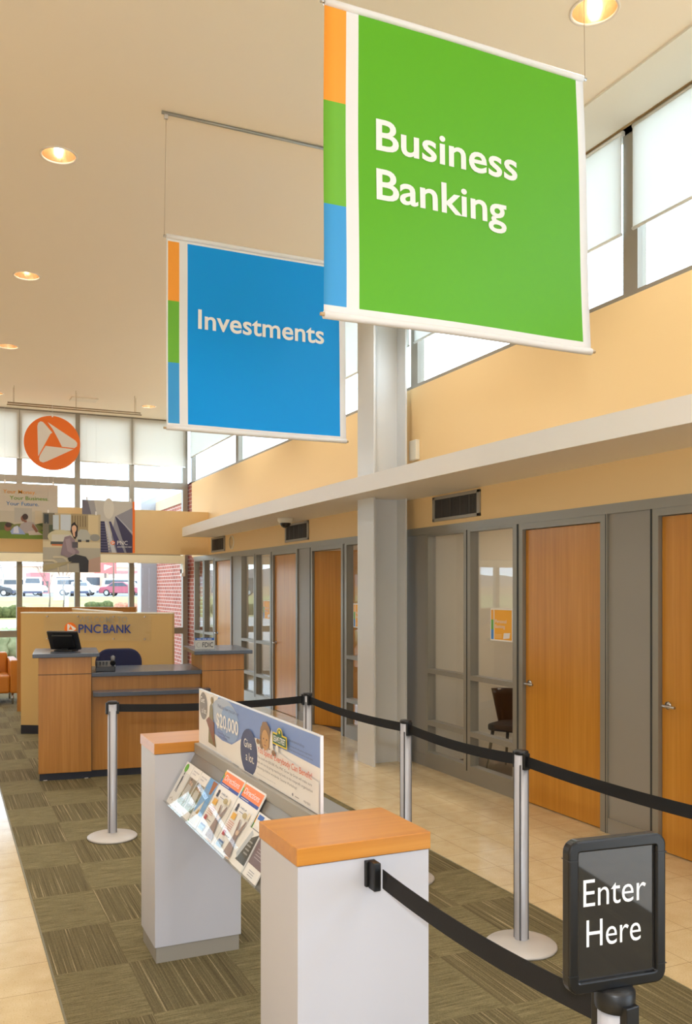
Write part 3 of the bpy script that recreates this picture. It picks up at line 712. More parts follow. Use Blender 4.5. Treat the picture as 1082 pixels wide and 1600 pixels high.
# terminal seen from behind
t = thing('computer_monitor', 'black touch terminal seen from behind on the left desk tower', 'monitor', desk_pt(.24, .32, 1.16), radians(-30))
q = MB(); q.prism([(-.15, .0), (.15, .0), (.15, .2), (-.15, .2)], (0, 0, .012), (1, 0, 0), (0, -.5, .866), (0, .866, .5), .022); q.build('screen', M_dark, t, bevel=.006)
q = MB(); q.prism([(-.11, .02), (.11, .02), (.10, .165), (-.10, .165)], (0, -.006, .02), (1, 0, 0), (0, -.5, .866), (0, -.866, -.5), .025); q.build('rear_housing', M_black, t, bevel=.01)
B(-.09, .09, -.07, .09, 0, .014).build('foot', M_black, t, bevel=.004)
MB().box(-.03, .03, -.03, .03, .01, .1).build('stand', M_black, t, bevel=.004)
# phone
t = thing('desk_phone', 'black desk phone beside the left desk tower', 'telephone', desk_pt(.60, .2, .975), radians(170))
q = MB(); q.prism([(-.11, 0), (.11, 0), (.11, .045), (-.06, .085), (-.11, .085)], (-.09, 0, 0), (0, 1, 0), (0, 0, 1), (1, 0, 0), .18); q.build('base', M_dark, t, bevel=.006)
q = MB(); q.tube([(-.068, -.1, .11), (-.068, -.06, .122), (-.068, .03, .1), (-.068, .085, .075)], [.026, .018, .018, .026], 10); q.build('handset', M_black, t)
q = MB()
for i in range(3):
    for j in range(4): q.box(-.02+i*.03, .0+i*.03, -.03+j*.03, -.012+j*.03, .06-j*.009, .082-j*.009)
q.build('keypad', M_black, t)
# swivel chair
t = thing('office_chair', 'navy fabric swivel chair behind the reception desk', 'chair', (1.68, 9.05, .004), radians(175))
n_ = 12
def slab(mb, pts_w, org, u, v, nrm, d): return mb.prism(pts_w, org, u, v, nrm, d)
def rrect(w, h, r, n=6):
    out = []
    for cx, cy, a in ((w/2-r, h/2-r, 0), (-w/2+r, h/2-r, 90), (-w/2+r, -h/2+r, 180), (w/2-r, -h/2+r, 270)):
        for k in range(n+1):
            t_ = radians(a+90*k/n); out.append((cx+r*cos(t_), cy+r*sin(t_)))
    return out
bk = MB(); bk.prism(rrect(.48, .5, .14), (0, -.22, .86), (1, 0, 0), (0, -.1, 1), (0, 1, .1), .07); bk.build('backrest', M_navy, t, bevel=.02)
st = MB(); st.prism(rrect(.5, .5, .12), (0, .04, .44), (1, 0, 0), (0, 1, 0), (0, 0, 1), .08); st.build('seat', M_navy, t, bevel=.02)
MB().tube([(0, -.18, .46), (0, -.27, .5), (0, -.27, .7)], .025, 8).build('back_support', M_black, t)
MB().tube([(0, 0, .1), (0, 0, .44)], .03, 10).build('gas_column', M_black, t)
for k in range(5):
    a = 2*pi*k/5
    l = MB().tube([(0, 0, .12), (.28*cos(a), .28*sin(a), .07)], [.03, .018], 8).build('leg', M_black, t)
    cs = MB().tube([(.28*cos(a)-.012, .28*sin(a), .03), (.28*cos(a)+.012, .28*sin(a), .03)], .03, 12).build('caster', M_black, l)
# counter sign on the right tower
t = thing('counter_sign', 'small acrylic notice with a blue top strip on the right desk tower', 'sign', desk_pt(1.53, .12, 1.16), radians(-14))
B(-.095, .095, 0, .004, 0, .115).build('plate', M_acry, t)
B(-.095, .095, -.0, .05, 0, .004).build('foot', M_acry, t)
a = Art((-.092, -.001, .003), (1, 0, 0), (0, 0, 1)); a.rect(ink(190, 186, 176), 0, .184, 0, .11); a.rect(ink(44, 92, 168), 0, .184, .088, .112)
a.txt(ink(40, 40, 44), 'FDIC', .07, .022, .105, .045, .012); a.ell(ink(150, 148, 140), .035, .044, .022, .026); a.ell(ink(190, 186, 176), .037, .044, .018, .022)
for k in range(3): a.rect(M_white_ink, .02+k*.05, .06+k*.05, .097, .102)
a.build('print', None, t)
# armchair by the far windows
t = thing('armchair', 'orange leather armchair on steel legs at the left edge', 'armchair', (.62, 14.25, 0))
B(.30, .42, -.42, .42, .17, .67).build('armrest', M_leather, t, bevel=.02)
B(-.42, -.30, -.42, .42, .17, .67).build('armrest', M_leather, t, bevel=.02)
B(-.30, .30, .24, .42, .17, .75).build('backrest', M_leather, t, bevel=.03)
B(-.30, .30, -.40, .24, .17, .44).build('seat', M_leather, t, bevel=.03)
for x in (-.34, .34):
    for y in (-.34, .34): MB().tube([(x, y, .004 if x > -.16 else 0), (x, y, .18)], [.014, .02], 8).build('leg', M_chrome, t)

# ------------------------------------------------------------------ brochure stand with two pedestals
ST = thing('brochure_stand', 'white double pedestal stand with wood tops joined by a grey brochure rack', 'display stand', (0, 0, .004))
PX0, PX1, PT = .895, 1.323, 1.026
for y0, y1 in ((2.217, 2.532), (3.985, 4.297)):
    p = B(PX0+.004, PX1-.004, y0+.004, y1-.004, .075, PT-.052).build('pedestal', M_white_lam, ST, bevel=.002)
    B(PX0, PX1, y0, y1, PT-.05, PT).build('wood_top', M_top, p, bevel=.002)
    B(PX0+.006, PX1-.006, y0+.006, y1-.006, PT-.0525, PT-.0495).build('shadow_gap', M_joint, p)
    B(PX0+.012, PX1-.012, y0+.012, y1-.012, 0, .0755).build('plinth', M_plinth, p)
M_rail = mat('grey rail metal', (160, 154, 144), .4, .3)
M_rack = mat('grey rack metal', (140, 134, 126), .42, .35)
B(1.085, 1.14, 2.532, 3.985, .97, 1.018).build('rail', M_rail, ST, bevel=.002)
B(1.10, 1.3, 2.54, 3.98, .72, .97).build('rack_body', M_rack, ST)
# sloping rack face in the X,Z plane: foot (.955,.753) head (1.084,.977)
RU = Vector((0, -1, 0)); RV = Vector((.129, 0, .224)).normalized(); RN = RU.cross(RV)
RO = Vector((.955, 3.983, .749))
q = MB(); q.prism([(0, -.004), (1.449, -.004), (1.449, .258), (0, .258)], RO-RN*.006, RU, RV, -RN, .004); q.build('rack_face', M_rack, ST)
q = MB()
for d in (.48, .97): q.prism([(d-.001, .02), (d+.001, .02), (d+.001, .256), (d-.001, .256)], RO-RN*.0058, RU, RV, RN, .001)
q.build('rack_joint', M_joint, ST)
q = MB(); q.prism([(0, 0), (1.449, 0), (1.449, .003), (0, .003)], RO-RN*.006, RU, RV, RN, .03); q.build('rack_ledge', M_acry, ST)
DV = [.0, .132, .262, .385, .515, .768, 1.0, 1.12, 1.449]
for i in range(8):
    q = MB(); q.prism([(DV[i]+.003, 0), (DV[i+1]-.003, 0), (DV[i+1]-.003, .165), (DV[i]+.003, .165)], RO+RN*.021, RU, RV, RN, .002)
    q.prism([(DV[i]+.001, 0), (DV[i]+.003, 0), (DV[i]+.003, .165), (DV[i]+.001, .165)], RO-RN*.005, RU, RV, RN, .027); q.build('pocket', M_pock, ST)
W_ = ink(232, 226, 220); TX = ink(120, 116, 124)
def br_green(a, w, h):
    a.rect(W_, 0, w, 0, h); a.ell(ink(104, 170, 52), .3*w, .87*h, .2*w, .1*h); a.poly(ink(70, 72, 74), [(.32*w, .46*h), (.3*w, .66*h), (.42*w, .7*h), (.5*w, .6*h), (.46*w, .46*h), (.52*w, .3*h), (.44*w, .3*h), (.4*w, .44*h), (.34*w, .3*h), (.28*w, .3*h)])
    a.ell(ink(90, 66, 50), .38*w, .74*h, .06*w, .035*h)
    for k in range(3): a.rect(ink(170, 150, 132), (.2+.16*k)*w, (.28+.16*k)*w, (.1+.03*(k % 2))*h, (.14+.03*(k % 2))*h)
def br_couple(tone):
    def f(a, w, h):
        a.rect(W_, 0, w, 0, h); a.txt(ink(96, 92, 126), 'Home Equity', .15*w, .9*h, .7*w, .03*h); a.txt(ink(96, 92, 126), 'Line', .15*w, .84*h, .4*w, .03*h)
        a.rect(ink(*tone), .06*w, w, .16*h, .76*h); a.poly(ink(120, 124, 78), [(.06*w, .16*h), (w, .16*h), (w, .5*h), (.06*w, .4*h)])
        a.ell(ink(206, 160, 130), .42*w, .68*h, .1*w, .05*h); a.ell(ink(206, 170, 140), .66*w, .64*h, .1*w, .05*h); a.ell(ink(112, 84, 62), .42*w, .73*h, .11*w, .03*h)
        a.poly(ink(190, 184, 176), [(.2*w, .3*h), (.3*w, .62*h), (.8*w, .6*h), (.9*w, .3*h)]); a.txt(M_white_ink, '0.99', .2*w, .36*h, .5*w, .055*h)
        a.rect(TX, .2*w, .7*w, .29*h, .3*h); a.rect(TX, .2*w, .6*w, .26*h, .27*h); a.rect(ink(184, 150, 120), .15*w, .45*w, .05*h, .07*h)
    return f
def br_blue(a, w, h):
    a.rect(ink(104, 156, 208), 0, w, .24*h, h); a.rect(W_, 0, w, 0, .24*h); a.poly(ink(158, 92, 40), [(.45*w, .98*h), (.95*w, .98*h), (.8*w, .72*h), (.6*w, .7*h)])
    a.poly(ink(222, 216, 206), [(.1*w, .24*h), (.55*w, .56*h), (.6*w, .24*h)]); a.poly(ink(196, 152, 84), [(.3*w, .24*h), (.5*w, .38*h), (.6*w, .24*h)])
    for k in range(5): a.rect(TX, .12*w, .7*w, (.16-.03*k)*h, (.168-.03*k)*h)
    a.rect(ink(92, 160, 48), 0, .12*w, .02*h, .06*h); a.txt(ink(60, 104, 170), 'Banking', .3*w, .62*h, .5*w, .035*h)
def br_directions(a, w, h):
    a.rect(W_, 0, w, 0, h); a.rect(M_orange, .05*w, w*.97, .80*h, .97*h); a.rect(ink(40, 66, 150), .05*w, .97*w, .755*h, .8*h)
    a.rect(ink(242, 178, 50), 0, .05*w, .91*h, .97*h); a.rect(ink(92, 160, 48), 0, .05*w, .85*h, .91*h); a.rect(ink(40, 120, 190), 0, .05*w, .755*h, .85*h)
    a.txt(M_white_ink, 'Directions', .12*w, .845*h, .76*w, .085*h, .004); a.rect(M_white_ink, .1*w, .5*w, .772*h, .78*h)
    a.ell(ink(60, 40, 40), .17*w, .66*h, .05*w, .03*h); a.rect(ink(52, 50, 60), .12*w, .22*w, .58*h, .635*h); a.txt(ink(70, 70, 96), 'HELP', .32*w, .65*h, .3*w, .022*h, .01); a.rect(ink(120, 118, 130), .32*w, .6*w, .6*h, .61*h)
    a.rect(ink(236, 176, 60), .12*w, .32*w, .46*h, .55*h)
    for k in range(5): a.rect(ink(206, 92, 60), .1*w, .4*w, (.42-.028*k)*h, (.427-.028*k)*h)
    a.rect(ink(180, 40, 52), .12*w, .24*w, .21*h, .28*h); a.rect(ink(96, 90, 98), .3*w, .5*w, .23*h, .24*h); a.rect(ink(72, 104, 162), .12*w, .38*w, .12*h, .145*h); a.rect(ink(156, 186, 214), .1*w, .36*w, .05*h, .12*h)
    F = ink(146, 122, 116)
    a.poly(F, [(.55*w, .04*h), (.62*w, .3*h), (.56*w, .52*h), (.6*w, .53*h), (.7*w, .36*h), (.84*w, .56*h), (.88*w, .54*h), (.78*w, .3*h), (.9*w, .04*h)])
    a.ell(ink(206, 176, 150), .72*w, .36*h, .07*w, .035*h); a.ell(ink(180, 160, 112), .68*w, .6*h, .1*w, .04*h); a.ell(ink(222, 206, 178), .84*w, .62*h, .05*w, .05*h)
    a.rect(ink(210, 160, 110), .7*w, .9*w, .015*h, .03*h)
def br_card(a, w, h):
    a.rect(W_, 0, w, 0, h)
    for k, c_ in enumerate(((242, 178, 50), (92, 160, 48), (40, 120, 190))): a.rect(ink(*c_), 0, .04*w, (.8-.14*k)*h, (.94-.14*k)*h)
    a.rect(ink(60, 100, 170), .1*w, .45*w, .88*h, .97*h); a.rect(ink(140, 160, 120), .6*w, .95*w, .86*h, .9*h)
    for k in range(3): a.rect(TX, .1*w, .6*w, (.7-.05*k)*h, (.712-.05*k)*h)
def br_grey(a, w, h):
    a.rect(W_, 0, w, 0, h); a.poly(ink(62, 58, 50), [(.12*w, .16*h), (w, .16*h), (w, .98*h), (.5*w, .8*h)]); a.poly(ink(184, 188, 192), [(0, .3*h), (.35*w, .98*h), (.6*w, .9*h), (.2*w, .2*h)])
    for k in range(4): a.rect(ink(150, 146, 138), .5*w, .85*w, (.4+.1*k)*h, (.44+.1*k)*h)
def br_purple(a, w, h):
    a.rect(W_, 0, w, 0, h); a.rect(ink(112, 92, 98), .0, w, .22*h, .98*h); a.txt(M_white_ink, '0.99', .2*w, .6*h, .6*w, .12*h)
    for k in range(4): a.rect(ink(190, 176, 180), .2*w, .8*w, (.5-.05*k)*h, (.51-.05*k)*h)
    for k in range(3): a.rect(TX, .3*w, .7*w, (.13-.04*k)*h, (.14-.04*k)*h)
BR = [(.004, .124, .205, br_green, 'leaflet', 'slim white leaflet with a green dot, at the far left of the rack', 0),
      (.136, .122, .205, br_couple((150, 136, 116)), 'leaflet', 'slim leaflet with a grey couple photo, right of the green-dot leaflet', 0),
      (.266, .115, .205, br_couple((126, 110, 80)), 'leaflet', 'slim brown-toned leaflet between the grey leaflet and the blue one', 0),
      (.39, .12, .205, br_blue, 'leaflet', 'slim sky-blue leaflet just left of the two orange-headed magazines', 0),
      (.52, .244, .272, br_directions, 'magazine', 'left of the two orange-headed magazines in the rack', 0),
      (.773, .224, .272, br_directions, 'magazine', 'right of the two orange-headed magazines in the rack', 0),
      (1.005, .15, .205, br_card, 'leaflet', 'white card with a rainbow edge behind the dark slim leaflet', -.0035),
      (1.004, .112, .143, br_grey, 'leaflet', 'dark grey slim leaflet right of the orange-headed magazines', .004),
      (1.124, .13, .2, br_purple, 'leaflet', 'purple-grey leaflet partly hidden by the nearer pedestal', 0)]
for d, w, h, fn, nm, lab, lift in BR:
    o = RO+RU*d+RV*.004+RN*(.004+lift)+Vector((0, 0, .004))
    t = thing(nm, lab, 'brochure', o, group='brochures in the rack')
    q = MB(); q.prism([(0, 0), (w, 0), (w, h), (0, h)], (0, 0, 0), RU, RV, RN, .004); q.build('pages', mat('paper stack', (236, 232, 226), .7), t)
    a = Art(RN*.0042, RU, RV); fn(a, w, h); a.build('cover', None, t)
# long acrylic poster holder on top of the rail
t = thing('acrylic_poster_holder', 'long clear acrylic holder with a blue and white poster standing on the rack', 'sign', (1.112, 3.98, 1.022))
AU, AV = Vector((0, -1, 0)), Vector((0, 0, 1)); AW, AH = 1.437, .252
MB().box(-.004, .004, -AW, 0, 0, AH).build('acrylic_sheet', M_acry, t)
MB().box(-.0052, .0052, -AW, 0, AH, AH+.004).box(-.0052, .0052, -AW-.004, -AW, 0, AH+.004).box(-.006, .006, -AW, 0, -.003, .004).build('edge', mat('bright acrylic edge', (214, 212, 214), .2), t)
a = Art((-.0046, 0, 0), AU, AV)
w, h = AW, AH
SK, NV = ink(128, 150, 200), ink(62, 68, 104)
a.rect(W_, .0, w, 0.003, h); a.poly(SK, [(.22*w, h), (w, h), (w, .60*h), (.8*w, .62*h), (.62*w, .62*h), (.5*w, .56*h), (.40*w, .30*h), (.26*w, .28*h), (.15*w, .34*h), (.13*w, .6*h)])
a.ell(ink(176, 186, 204), .28*w, .72*h, .13*w, .28*h); a.ell(ink(146, 170, 208), .335*w, .62*h, .09*w, .3*h)
a.ell(ink(132, 122, 112), .055*w, .73*h, .045*w, .25*h); a.txt(M_white_ink, 'Get', .022*w, .79*h, .048*w, .1*h, .006); a.txt(M_white_ink, 'a lot.', .038*w, .6*h, .055*w, .1*h, .006)
a.poly(ink(134, 122, 84), [(.115*w, .12*h), (.12*w, .5*h), (.13*w, .78*h), (.15*w, .86*h), (.165*w, .74*h), (.17*w, .4*h), (.2*w, .0+.1*h)]); a.ell(ink(150, 128, 84), .155*w, .9*h, .014*w, .06*h); a.poly(ink(132, 82, 56), [(.09*w, .5*h), (.12*w, .58*h), (.18*w, .52*h), (.185*w, .1*h)])
a.txt(ink(112, 118, 150), 'Find out how you can win', .22*w, .82*h, .2*w, .06*h); a.txt(M_white_ink, '$20,000', .205*w, .5*h, .215*w, .22*h, .018)
a.txt(ink(90, 96, 140), 'in one of five gift weekly', .222*w, .38*h, .12*w, .035*h); a.txt(ink(90, 96, 140), 'Rounds of $2000', .222*w, .32*h, .09*w, .035*h)
a.poly(W_, [(.36*w, .3*h), (.42*w, .42*h), (.5*w, .58*h), (.62*w, .62*h), (.76*w, .55*h), (w, .42*h), (w, .003), (.36*w, .003)])
a.ell(NV, .515*w, .33*h, .072*w, .36*h); a.rect(W_, .43*w, .6*w, -.04*h, .012*h); a.txt(W_, 'Give', .475*w, .39*h, .066*w, .13*h, .006); a.txt(W_, 'a lot.', .492*w, .19*h, .07*w, .13*h, .006)
HR, FC = ink(142, 108, 72), ink(196, 150, 98)
for dx, dz, r in ((-.030, .06, .016), (-.026, .14, .017), (-.014, .2, .018), (.002, .21, .018), (.018, .17, .017), (.027, .09, .015), (-.031, -.03, .013), (.03, 0, .011)): a.ell(HR, (.655+dx)*w, (.60+dz)*h, r*w, r*w*1.1, 14)
a.ell(FC, .655*w, .65*h, .027*w, .15*h)
for dx in (-.012, .012): a.ell(ink(70, 60, 54), (.655+dx)*w, .66*h, .004*w, .012*h)
a.ell(ink(150, 96, 70), .655*w, .57*h, .01*w, .008*h); a.ell(ink(170, 130, 90), .656*w, .62*h, .003*w, .02*h)
a.ell(HR, .6*w, .58*h, .012*w, .04*h); a.ell(HR, .72*w, .52*h, .014*w, .04*h)
for x, s_ in ((.705, 1), (.745, .75)): a.poly(W_, [((x-.014*s_)*w, .56*h), ((x+.014*s_)*w, .56*h), ((x+.004)*w, (.56+.24*s_)*h), (x*w, (.56+.3*s_)*h), ((x-.004)*w, (.56+.24*s_)*h)])
a.ell(ink(232, 200, 40), .765*w, .83*h, .02*w, .09*h); a.poly(ink(232, 200, 40), [(.716*w, .83*h), (.814*w, .83*h), (.816*w, .66*h), (.714*w, .66*h)])
a.ell(ink(28, 88, 52), .765*w, .83*h, .016*w, .07*h); a.poly(ink(28, 88, 52), [(.72*w, .81*h), (.81*w, .81*h), (.811*w, .68*h), (.719*w, .68*h)]); a.ell(ink(232, 200, 40), .765*w, .86*h, .006*w, .025*h); a.txt(M_white_ink, 'SESAME STREET', .724*w, .705*h, .082*w, .08*h, .012)
a.txt(ink(80, 86, 112), 'sesameworkshop.', .83*w, .8*h, .1*w, .035*h); a.txt(ink(80, 86, 112), 'The nonprofit educational organization', .83*w, .73*h, .145*w, .022*h); a.txt(ink(80, 86, 112), 'behind Sesame Street and so much more', .83*w, .68*h, .15*w, .022*h)
a.txt(ink(214, 96, 66), 'You Spend. Everybody Can Benefit!', .605*w, .43*h, .37*w, .085*h, .004)
for k, s_ in enumerate(('You could win $20,000. Plus, PNC Grow Up Great will make sure', 'kids win too by giving matching funds to the nonprofit organization', 'educating children worldwide, Sesame Workshop!')):
    a.txt(ink(100, 92, 98), s_, .605*w, (.345-.075*k)*h, (.37, .375, .28)[k]*w, .036*h)
a.txt(ink(170, 164, 168), 'No purchase necessary. See branch for rules.', .605*w, .1*h, .14*w, .02*h); a.ell(TX, .86*w, .1*h, .004*w, .022*h); a.rect(TX, .875*w, .9*w, .09*h, .1*h); a.txt(TX, 'MEMBER', .93*w, .085*h, .04*w, .03*h)
a.build('poster_print', None, t)

# ------------------------------------------------------------------ barrier posts and belts
def post(lab, x, y, heads, belt=None, zb=.004):
    t = thing('barrier_post', lab, 'barrier post', (x, y, zb), group='belt barrier posts')
    MB().lathe([(0, 0), (.168, 0), (.172, .006), (.172, .012), (.166, .017), (.1, .029), (.05, .036), (.036, .038), (0, .038)], n=48).build('base', M_base, t)
    p = MB().lathe([(.0325, .036), (.0325, .942), (0, .942)], n=28).build('post', M_post, t)
    q = MB()
    for k in range(4):
        a = radians(45+90*k); q.box(.031*cos(a)-.004, .031*cos(a)+.004, .031*sin(a)-.004, .031*sin(a)+.004, .04, .89)
    q.build('groove', mat('post groove', (98, 97, 100), .5, .3), p)
    MB().lathe([(.0335, .938), (.0355, .942), (.0355, .951), (.033, .957), (0, .957)], n=28).build('head', M_black, t)
    for a in heads:
        q = MB(); c_, s_ = cos(a), sin(a)
        q.prism([(.028, -.017), (.046, -.017), (.046, .017), (.028, .017)], (0, 0, .868), (c_, s_, 0), (-s_, c_, 0), (0, 0, 1), .08); q.build('belt_outlet', M_black, t, bevel=.002)
    if belt:
        dx, dy, dz = belt; L = math.hypot(dx, dy); c_, s_ = dx/L, dy/L
        q = MB(); n = 14; V = []; F = []
        for i in range(n+1):
            f_ = i/n; d = .044+(L-.088)*f_; z = .908+dz*f_-.02*4*f_*(1-f_)
            for o_ in (-.001, .001):
                for hz in (-.027, .027): V.append((c_*d-s_*o_, s_*d+c_*o_, z+hz))
        for i in range(n):
            a_ = i*4; F += [(a_, a_+4, a_+5, a_+1), (a_+2, a_+3, a_+7, a_+6), (a_, a_+2, a_+6, a_+4), (a_+1, a_+5, a_+7, a_+3)]
        q.add(V, F, False); q.build('belt', M_belt, t)
    return t
P1, P2, P3, P4, P5 = (1.085, 6.15), (2.53, 6.05), (2.548, 4.56), (2.585, 3.475), (2.64, 2.0)
def ang(a, b): return math.atan2(b[1]-a[1], b[0]-a[0])
def dlt(a, b, z=0): return (b[0]-a[0], b[1]-a[1], z)
post('silver belt barrier post left of the stand, in front of the reception desk', *P1, [ang(P1, P2), ang(P1, P2)+pi], dlt(P1, P2))
post('farthest silver belt barrier post on the right row, rising behind the poster holder', *P2, [ang(P2, P1), ang(P2, P3)], dlt(P2, P3))
post('silver belt barrier post in front of the grey column foot', *P3, [ang(P3, P2), ang(P3, P4)], dlt(P3, P4))
post('silver belt barrier post left of the small black sign, its round base in full view', *P4, [ang(P4, P3), ang(P4, P5)], dlt(P4, P5))
post('barrier post beyond the right edge of the view', *P5, [ang(P5, P4)])
P6 = (1.2, 1.315)
bp = (1.134, 2.212)
p6 = post('nearest silver barrier post carrying the black framed sign', *P6, [ang(P6, bp), ang(P6, bp)+pi], dlt(P6, bp, .018))
# wall clip on the pedestal that catches the belt
MB().box(1.104, 1.138, 2.208, 2.222, .893, .968).box(1.112, 1.134, 2.172, 2.210, .890, .970).build('belt_clip', M_black, ST, bevel=.003)
# framed sign on the nearest post
t = thing('framed_sign', 'black framed sign with white Enter Here lettering on the nearest post', 'sign', (P6[0], P6[1], .962), radians(-6))
fw_, fh_ = .222, .294
q = MB()
def ring(mb, w, h, r, b_, y0, y1, z0):
    o_ = rrect(w, h, r, 6); i_ = rrect(w-2*b_, h-2*b_, max(r-b_, .004), 6); n = len(o_)
    V = [(x, y0, z+z0+h/2) for x, z in o_]+[(x, y0, z+z0+h/2) for x, z in i_]+[(x, y1, z+z0+h/2) for x, z in o_]+[(x, y1, z+z0+h/2) for x, z in i_]
    F = []
    for k in range(n):
        j = (k+1) % n; F += [(k, j, n+j, n+k), (2*n+k, 3*n+k, 3*n+j, 2*n+j), (k, 2*n+k, 2*n+j, j), (n+k, n+j, 3*n+j, 3*n+k)]
    mb.add(V, F)
ring(q, fw_, fh_, .024, .023, -.012, .012, .012); q.build('frame', mat('satin black frame', (15, 14, 15), .28), t, bevel=.004)
q = MB()
for z in (.012+.037, .012+fh_-.037):
    for x in (-fw_/2, fw_/2-.02): q.box(x-.0006, x+.0206, -.0135, .0135, z-.0006, z+.0006)
q.build('corner_joint', M_dark, t)
B(-fw_/2+.02, fw_/2-.02, -.004, .004, .032, fh_-.008).build('insert', mat('glossy dark insert', (40, 38, 37), .03, spec=.9), t)
lt = MB(); text(lt, 'Enter', (-.074, -.0045, .176), (1, 0, 0), (0, 0, 1), .143, .052, -.004); lt.build('lettering', M_white_ink, t); lt = MB(); text(lt, 'Here', (-.067, -.0045, .098), (1, 0, 0), (0, 0, 1), .124, .052, -.004); lt.build('lettering', M_white_ink, t)
MB().lathe([(.037, -.028), (.039, -.022), (.039, .008), (.034, .014), (0, .014)], n=28).build('adapter', M_black, t)

# ------------------------------------------------------------------ notices taped to the office glass, office chairs
def notice(y0, z0, lab):
    t = thing('glass_notice', lab, 'sign', (XF+.040, y0, z0), group='orange notices on the office glass')
    w, h = .33, .28
    B(-.004, .004, -w, 0, 0, h).build('sleeve', M_acry, t)
    a = Art((-.0046, 0, 0), (0, -1, 0), (0, 0, 1)); a.rect(W_, 0, w, 0, h); a.rect(ink(244, 172, 24), .06, w-.02, .012, h-.012)
    for k, c_ in enumerate(((60, 130, 200), (104, 170, 60), (240, 170, 60))): a.rect(ink(*c_), .012, .048, .012+k*.085, .012+(k+1)*.085)
    a.txt(W_, 'Personal', .075, .155, .16, .03); a.txt(W_, 'Banking', .075, .112, .14, .03)
    a.poly(W_, [(.19, .02), (.28, .03), (.29, .075), (.2, .07)])
    for k in range(3): a.rect(ink(250, 210, 130), .07, .17, .03+.012*k, .034+.012*k)
    a.build('print', None, t)
notice(6.335, 1.30, 'orange notice on the glass beside the nearest full door')
notice(9.10, 1.30, 'orange notice on the glass strip just left of the grey column')
notice(12.21, 1.30, 'orange notice on the glass left of the farther wooden door')
def side_chair(lab, x, y, rz):
    t = thing('side_chair', lab, 'chair', (x, y, .004), rz, 'dark office side chairs')
    q = MB()
    V = []; n = 9
    for j in range(7):
        z = .42+.36*j/6
        for i in range(n):
            a_ = radians(-75+150*i/(n-1)); V.append((.25*sin(a_)*(1+.1*j/6), .26-.22*cos(a_)-.28+.02*j, z))
    for i in range(n): pass
    q.add(V, [(j*n+i, j*n+i+1, (j+1)*n+i+1, (j+1)*n+i) for j in range(6) for i in range(n-1)], True)
    o = q.build('backrest', mat('dark wood shell', (44, 32, 26), .3), t); sd = o.modifiers.new('thickness', 'SOLIDIFY'); sd.thickness = .02
    MB().prism(rrect(.46, .46, .08), (0, .02, .40), (1, 0, 0), (0, 1, 0), (0, 0, 1), .06).build('seat', mat('dark seat', (38, 34, 34), .6), t, bevel=.015)
    for x_ in (-.18, .18):
        for y_ in (-.16, .18): MB().tube([(x_, y_, .41), (x_*1.25, y_*1.3, 0)], [.018, .012], 8).build('leg', mat('dark wood shell'), t)
side_chair('dark side chair behind the office glass by the nearest full door', 5.05, 6.83, radians(120))
q = thing('desk', 'wooden office desk behind the glass left of the column', 'desk', (5.9, 9.3, .004))
B(-.5, .6, -.6, .7, .7, .74).build('desktop', M_desk, q, bevel=.003); B(-.48, -.44, -.58, .68, 0, .7).build('modesty_panel', M_desk, q); B(.54, .58, -.58, .68, 0, .7).build('end_panel', M_desk, q)

# ------------------------------------------------------------------ outside the far glazing
def ground(name, x0, x1, y0, y1, z0, z1, m, kind='structure'):
    nx, ny = 12, 8; V = []; F = []
    for j in range(ny+1):
        for i in range(nx+1):
            f = j/ny; V.append((x0+(x1-x0)*i/nx, y0+(y1-y0)*f, z0+(z1-z0)*(f*f*(3-2*f))))
    for j in range(ny):
        for i in range(nx): a = j*(nx+1)+i; F.append((a, a+1, a+nx+2, a+nx+1))
    return tag(MB().add(V, F, True).build(name, m), kind=kind)
ground('planting_bed', -60, 60, YB+.1, 28, -.12, -.1, M_mulch)
ground('road', -90, 90, 28, 52, -.1, -.02, M_road)
ground('lawn', -90, 90, 52, 82, -.02, 1.02, M_grass)
ground('parking_lot', -6, 220, 82, 200, 1.02, 1.1, M_asphalt)
ground('dry_field', -220, -6, 66, 150, .42, 2.2, M_field)
ground('far_ground', -400, 400, 150, 420, 1.0, 3, M_field)
# brick wing wall and canopy column just outside
struct('exterior_wall', B(4.46, 4.8, YB+.12, 19.6, -.1, 3.5), M_brick)
struct('exterior_coping', B(4.44, 4.82, YB+.12, 19.62, 3.5, 3.72), mat('stone coping', (206, 180, 150), .8))
struct('exterior_column', B(4.12, 4.56, 19.7, 20.1, -.1, 5.2), mat('canopy column', (176, 178, 182), .5))
def hedge(lab, x0, x1, y, h, m, g='clipped hedges and shrubs outside', z=0):
    rnd = random.Random(int(x0*10+y))
    mb = MB(); n = max(3, int((x1-x0)*2.2))
    for i in range(n):
        cx = (i+.5)/n*(x1-x0)-(x1-x0)/2; r = (x1-x0)/n*.75+.1; hh = h*rnd.uniform(.86, 1.05); V = []; F = []
        for j in range(7):
            for k in range(10):
                a = 2*pi*k/10; t = j/6; q = (1-(2*t-1)**4)**.5 if j not in (0, 6) else .35
                rr = q*rnd.uniform(.88, 1.1); V.append((cx+r*rr*cos(a), .5*rr*sin(a), -.05+hh*t*rnd.uniform(.96, 1.03)))
        for j in range(6):
            for k in range(10): F.append((j*10+k, j*10+(k+1) % 10, (j+1)*10+(k+1) % 10, (j+1)*10+k))
        F.append([60+k for k in range(10)]); mb.add(V, F, True)
    return place(mb, m, lab, (x0+x1)/2, y, z, g)
def place(mb, m, lab, x, y, z, g):
    o = mb.build('shrub', m); o.location = (x, y, z); return tag(o, lab, 'shrub', g)
hedge('long clipped green hedge beyond the road at the left edge', -1.5, 4.6, 55, .8, M_leaf)
hedge('clipped green hedge mirrored in the office glass by the far door', -14, -7.5, 55, .9, M_leaf)
hedge('clipped green hedge mirrored in the farther office glass', -24, -15.5, 55, .9, M_leaf)
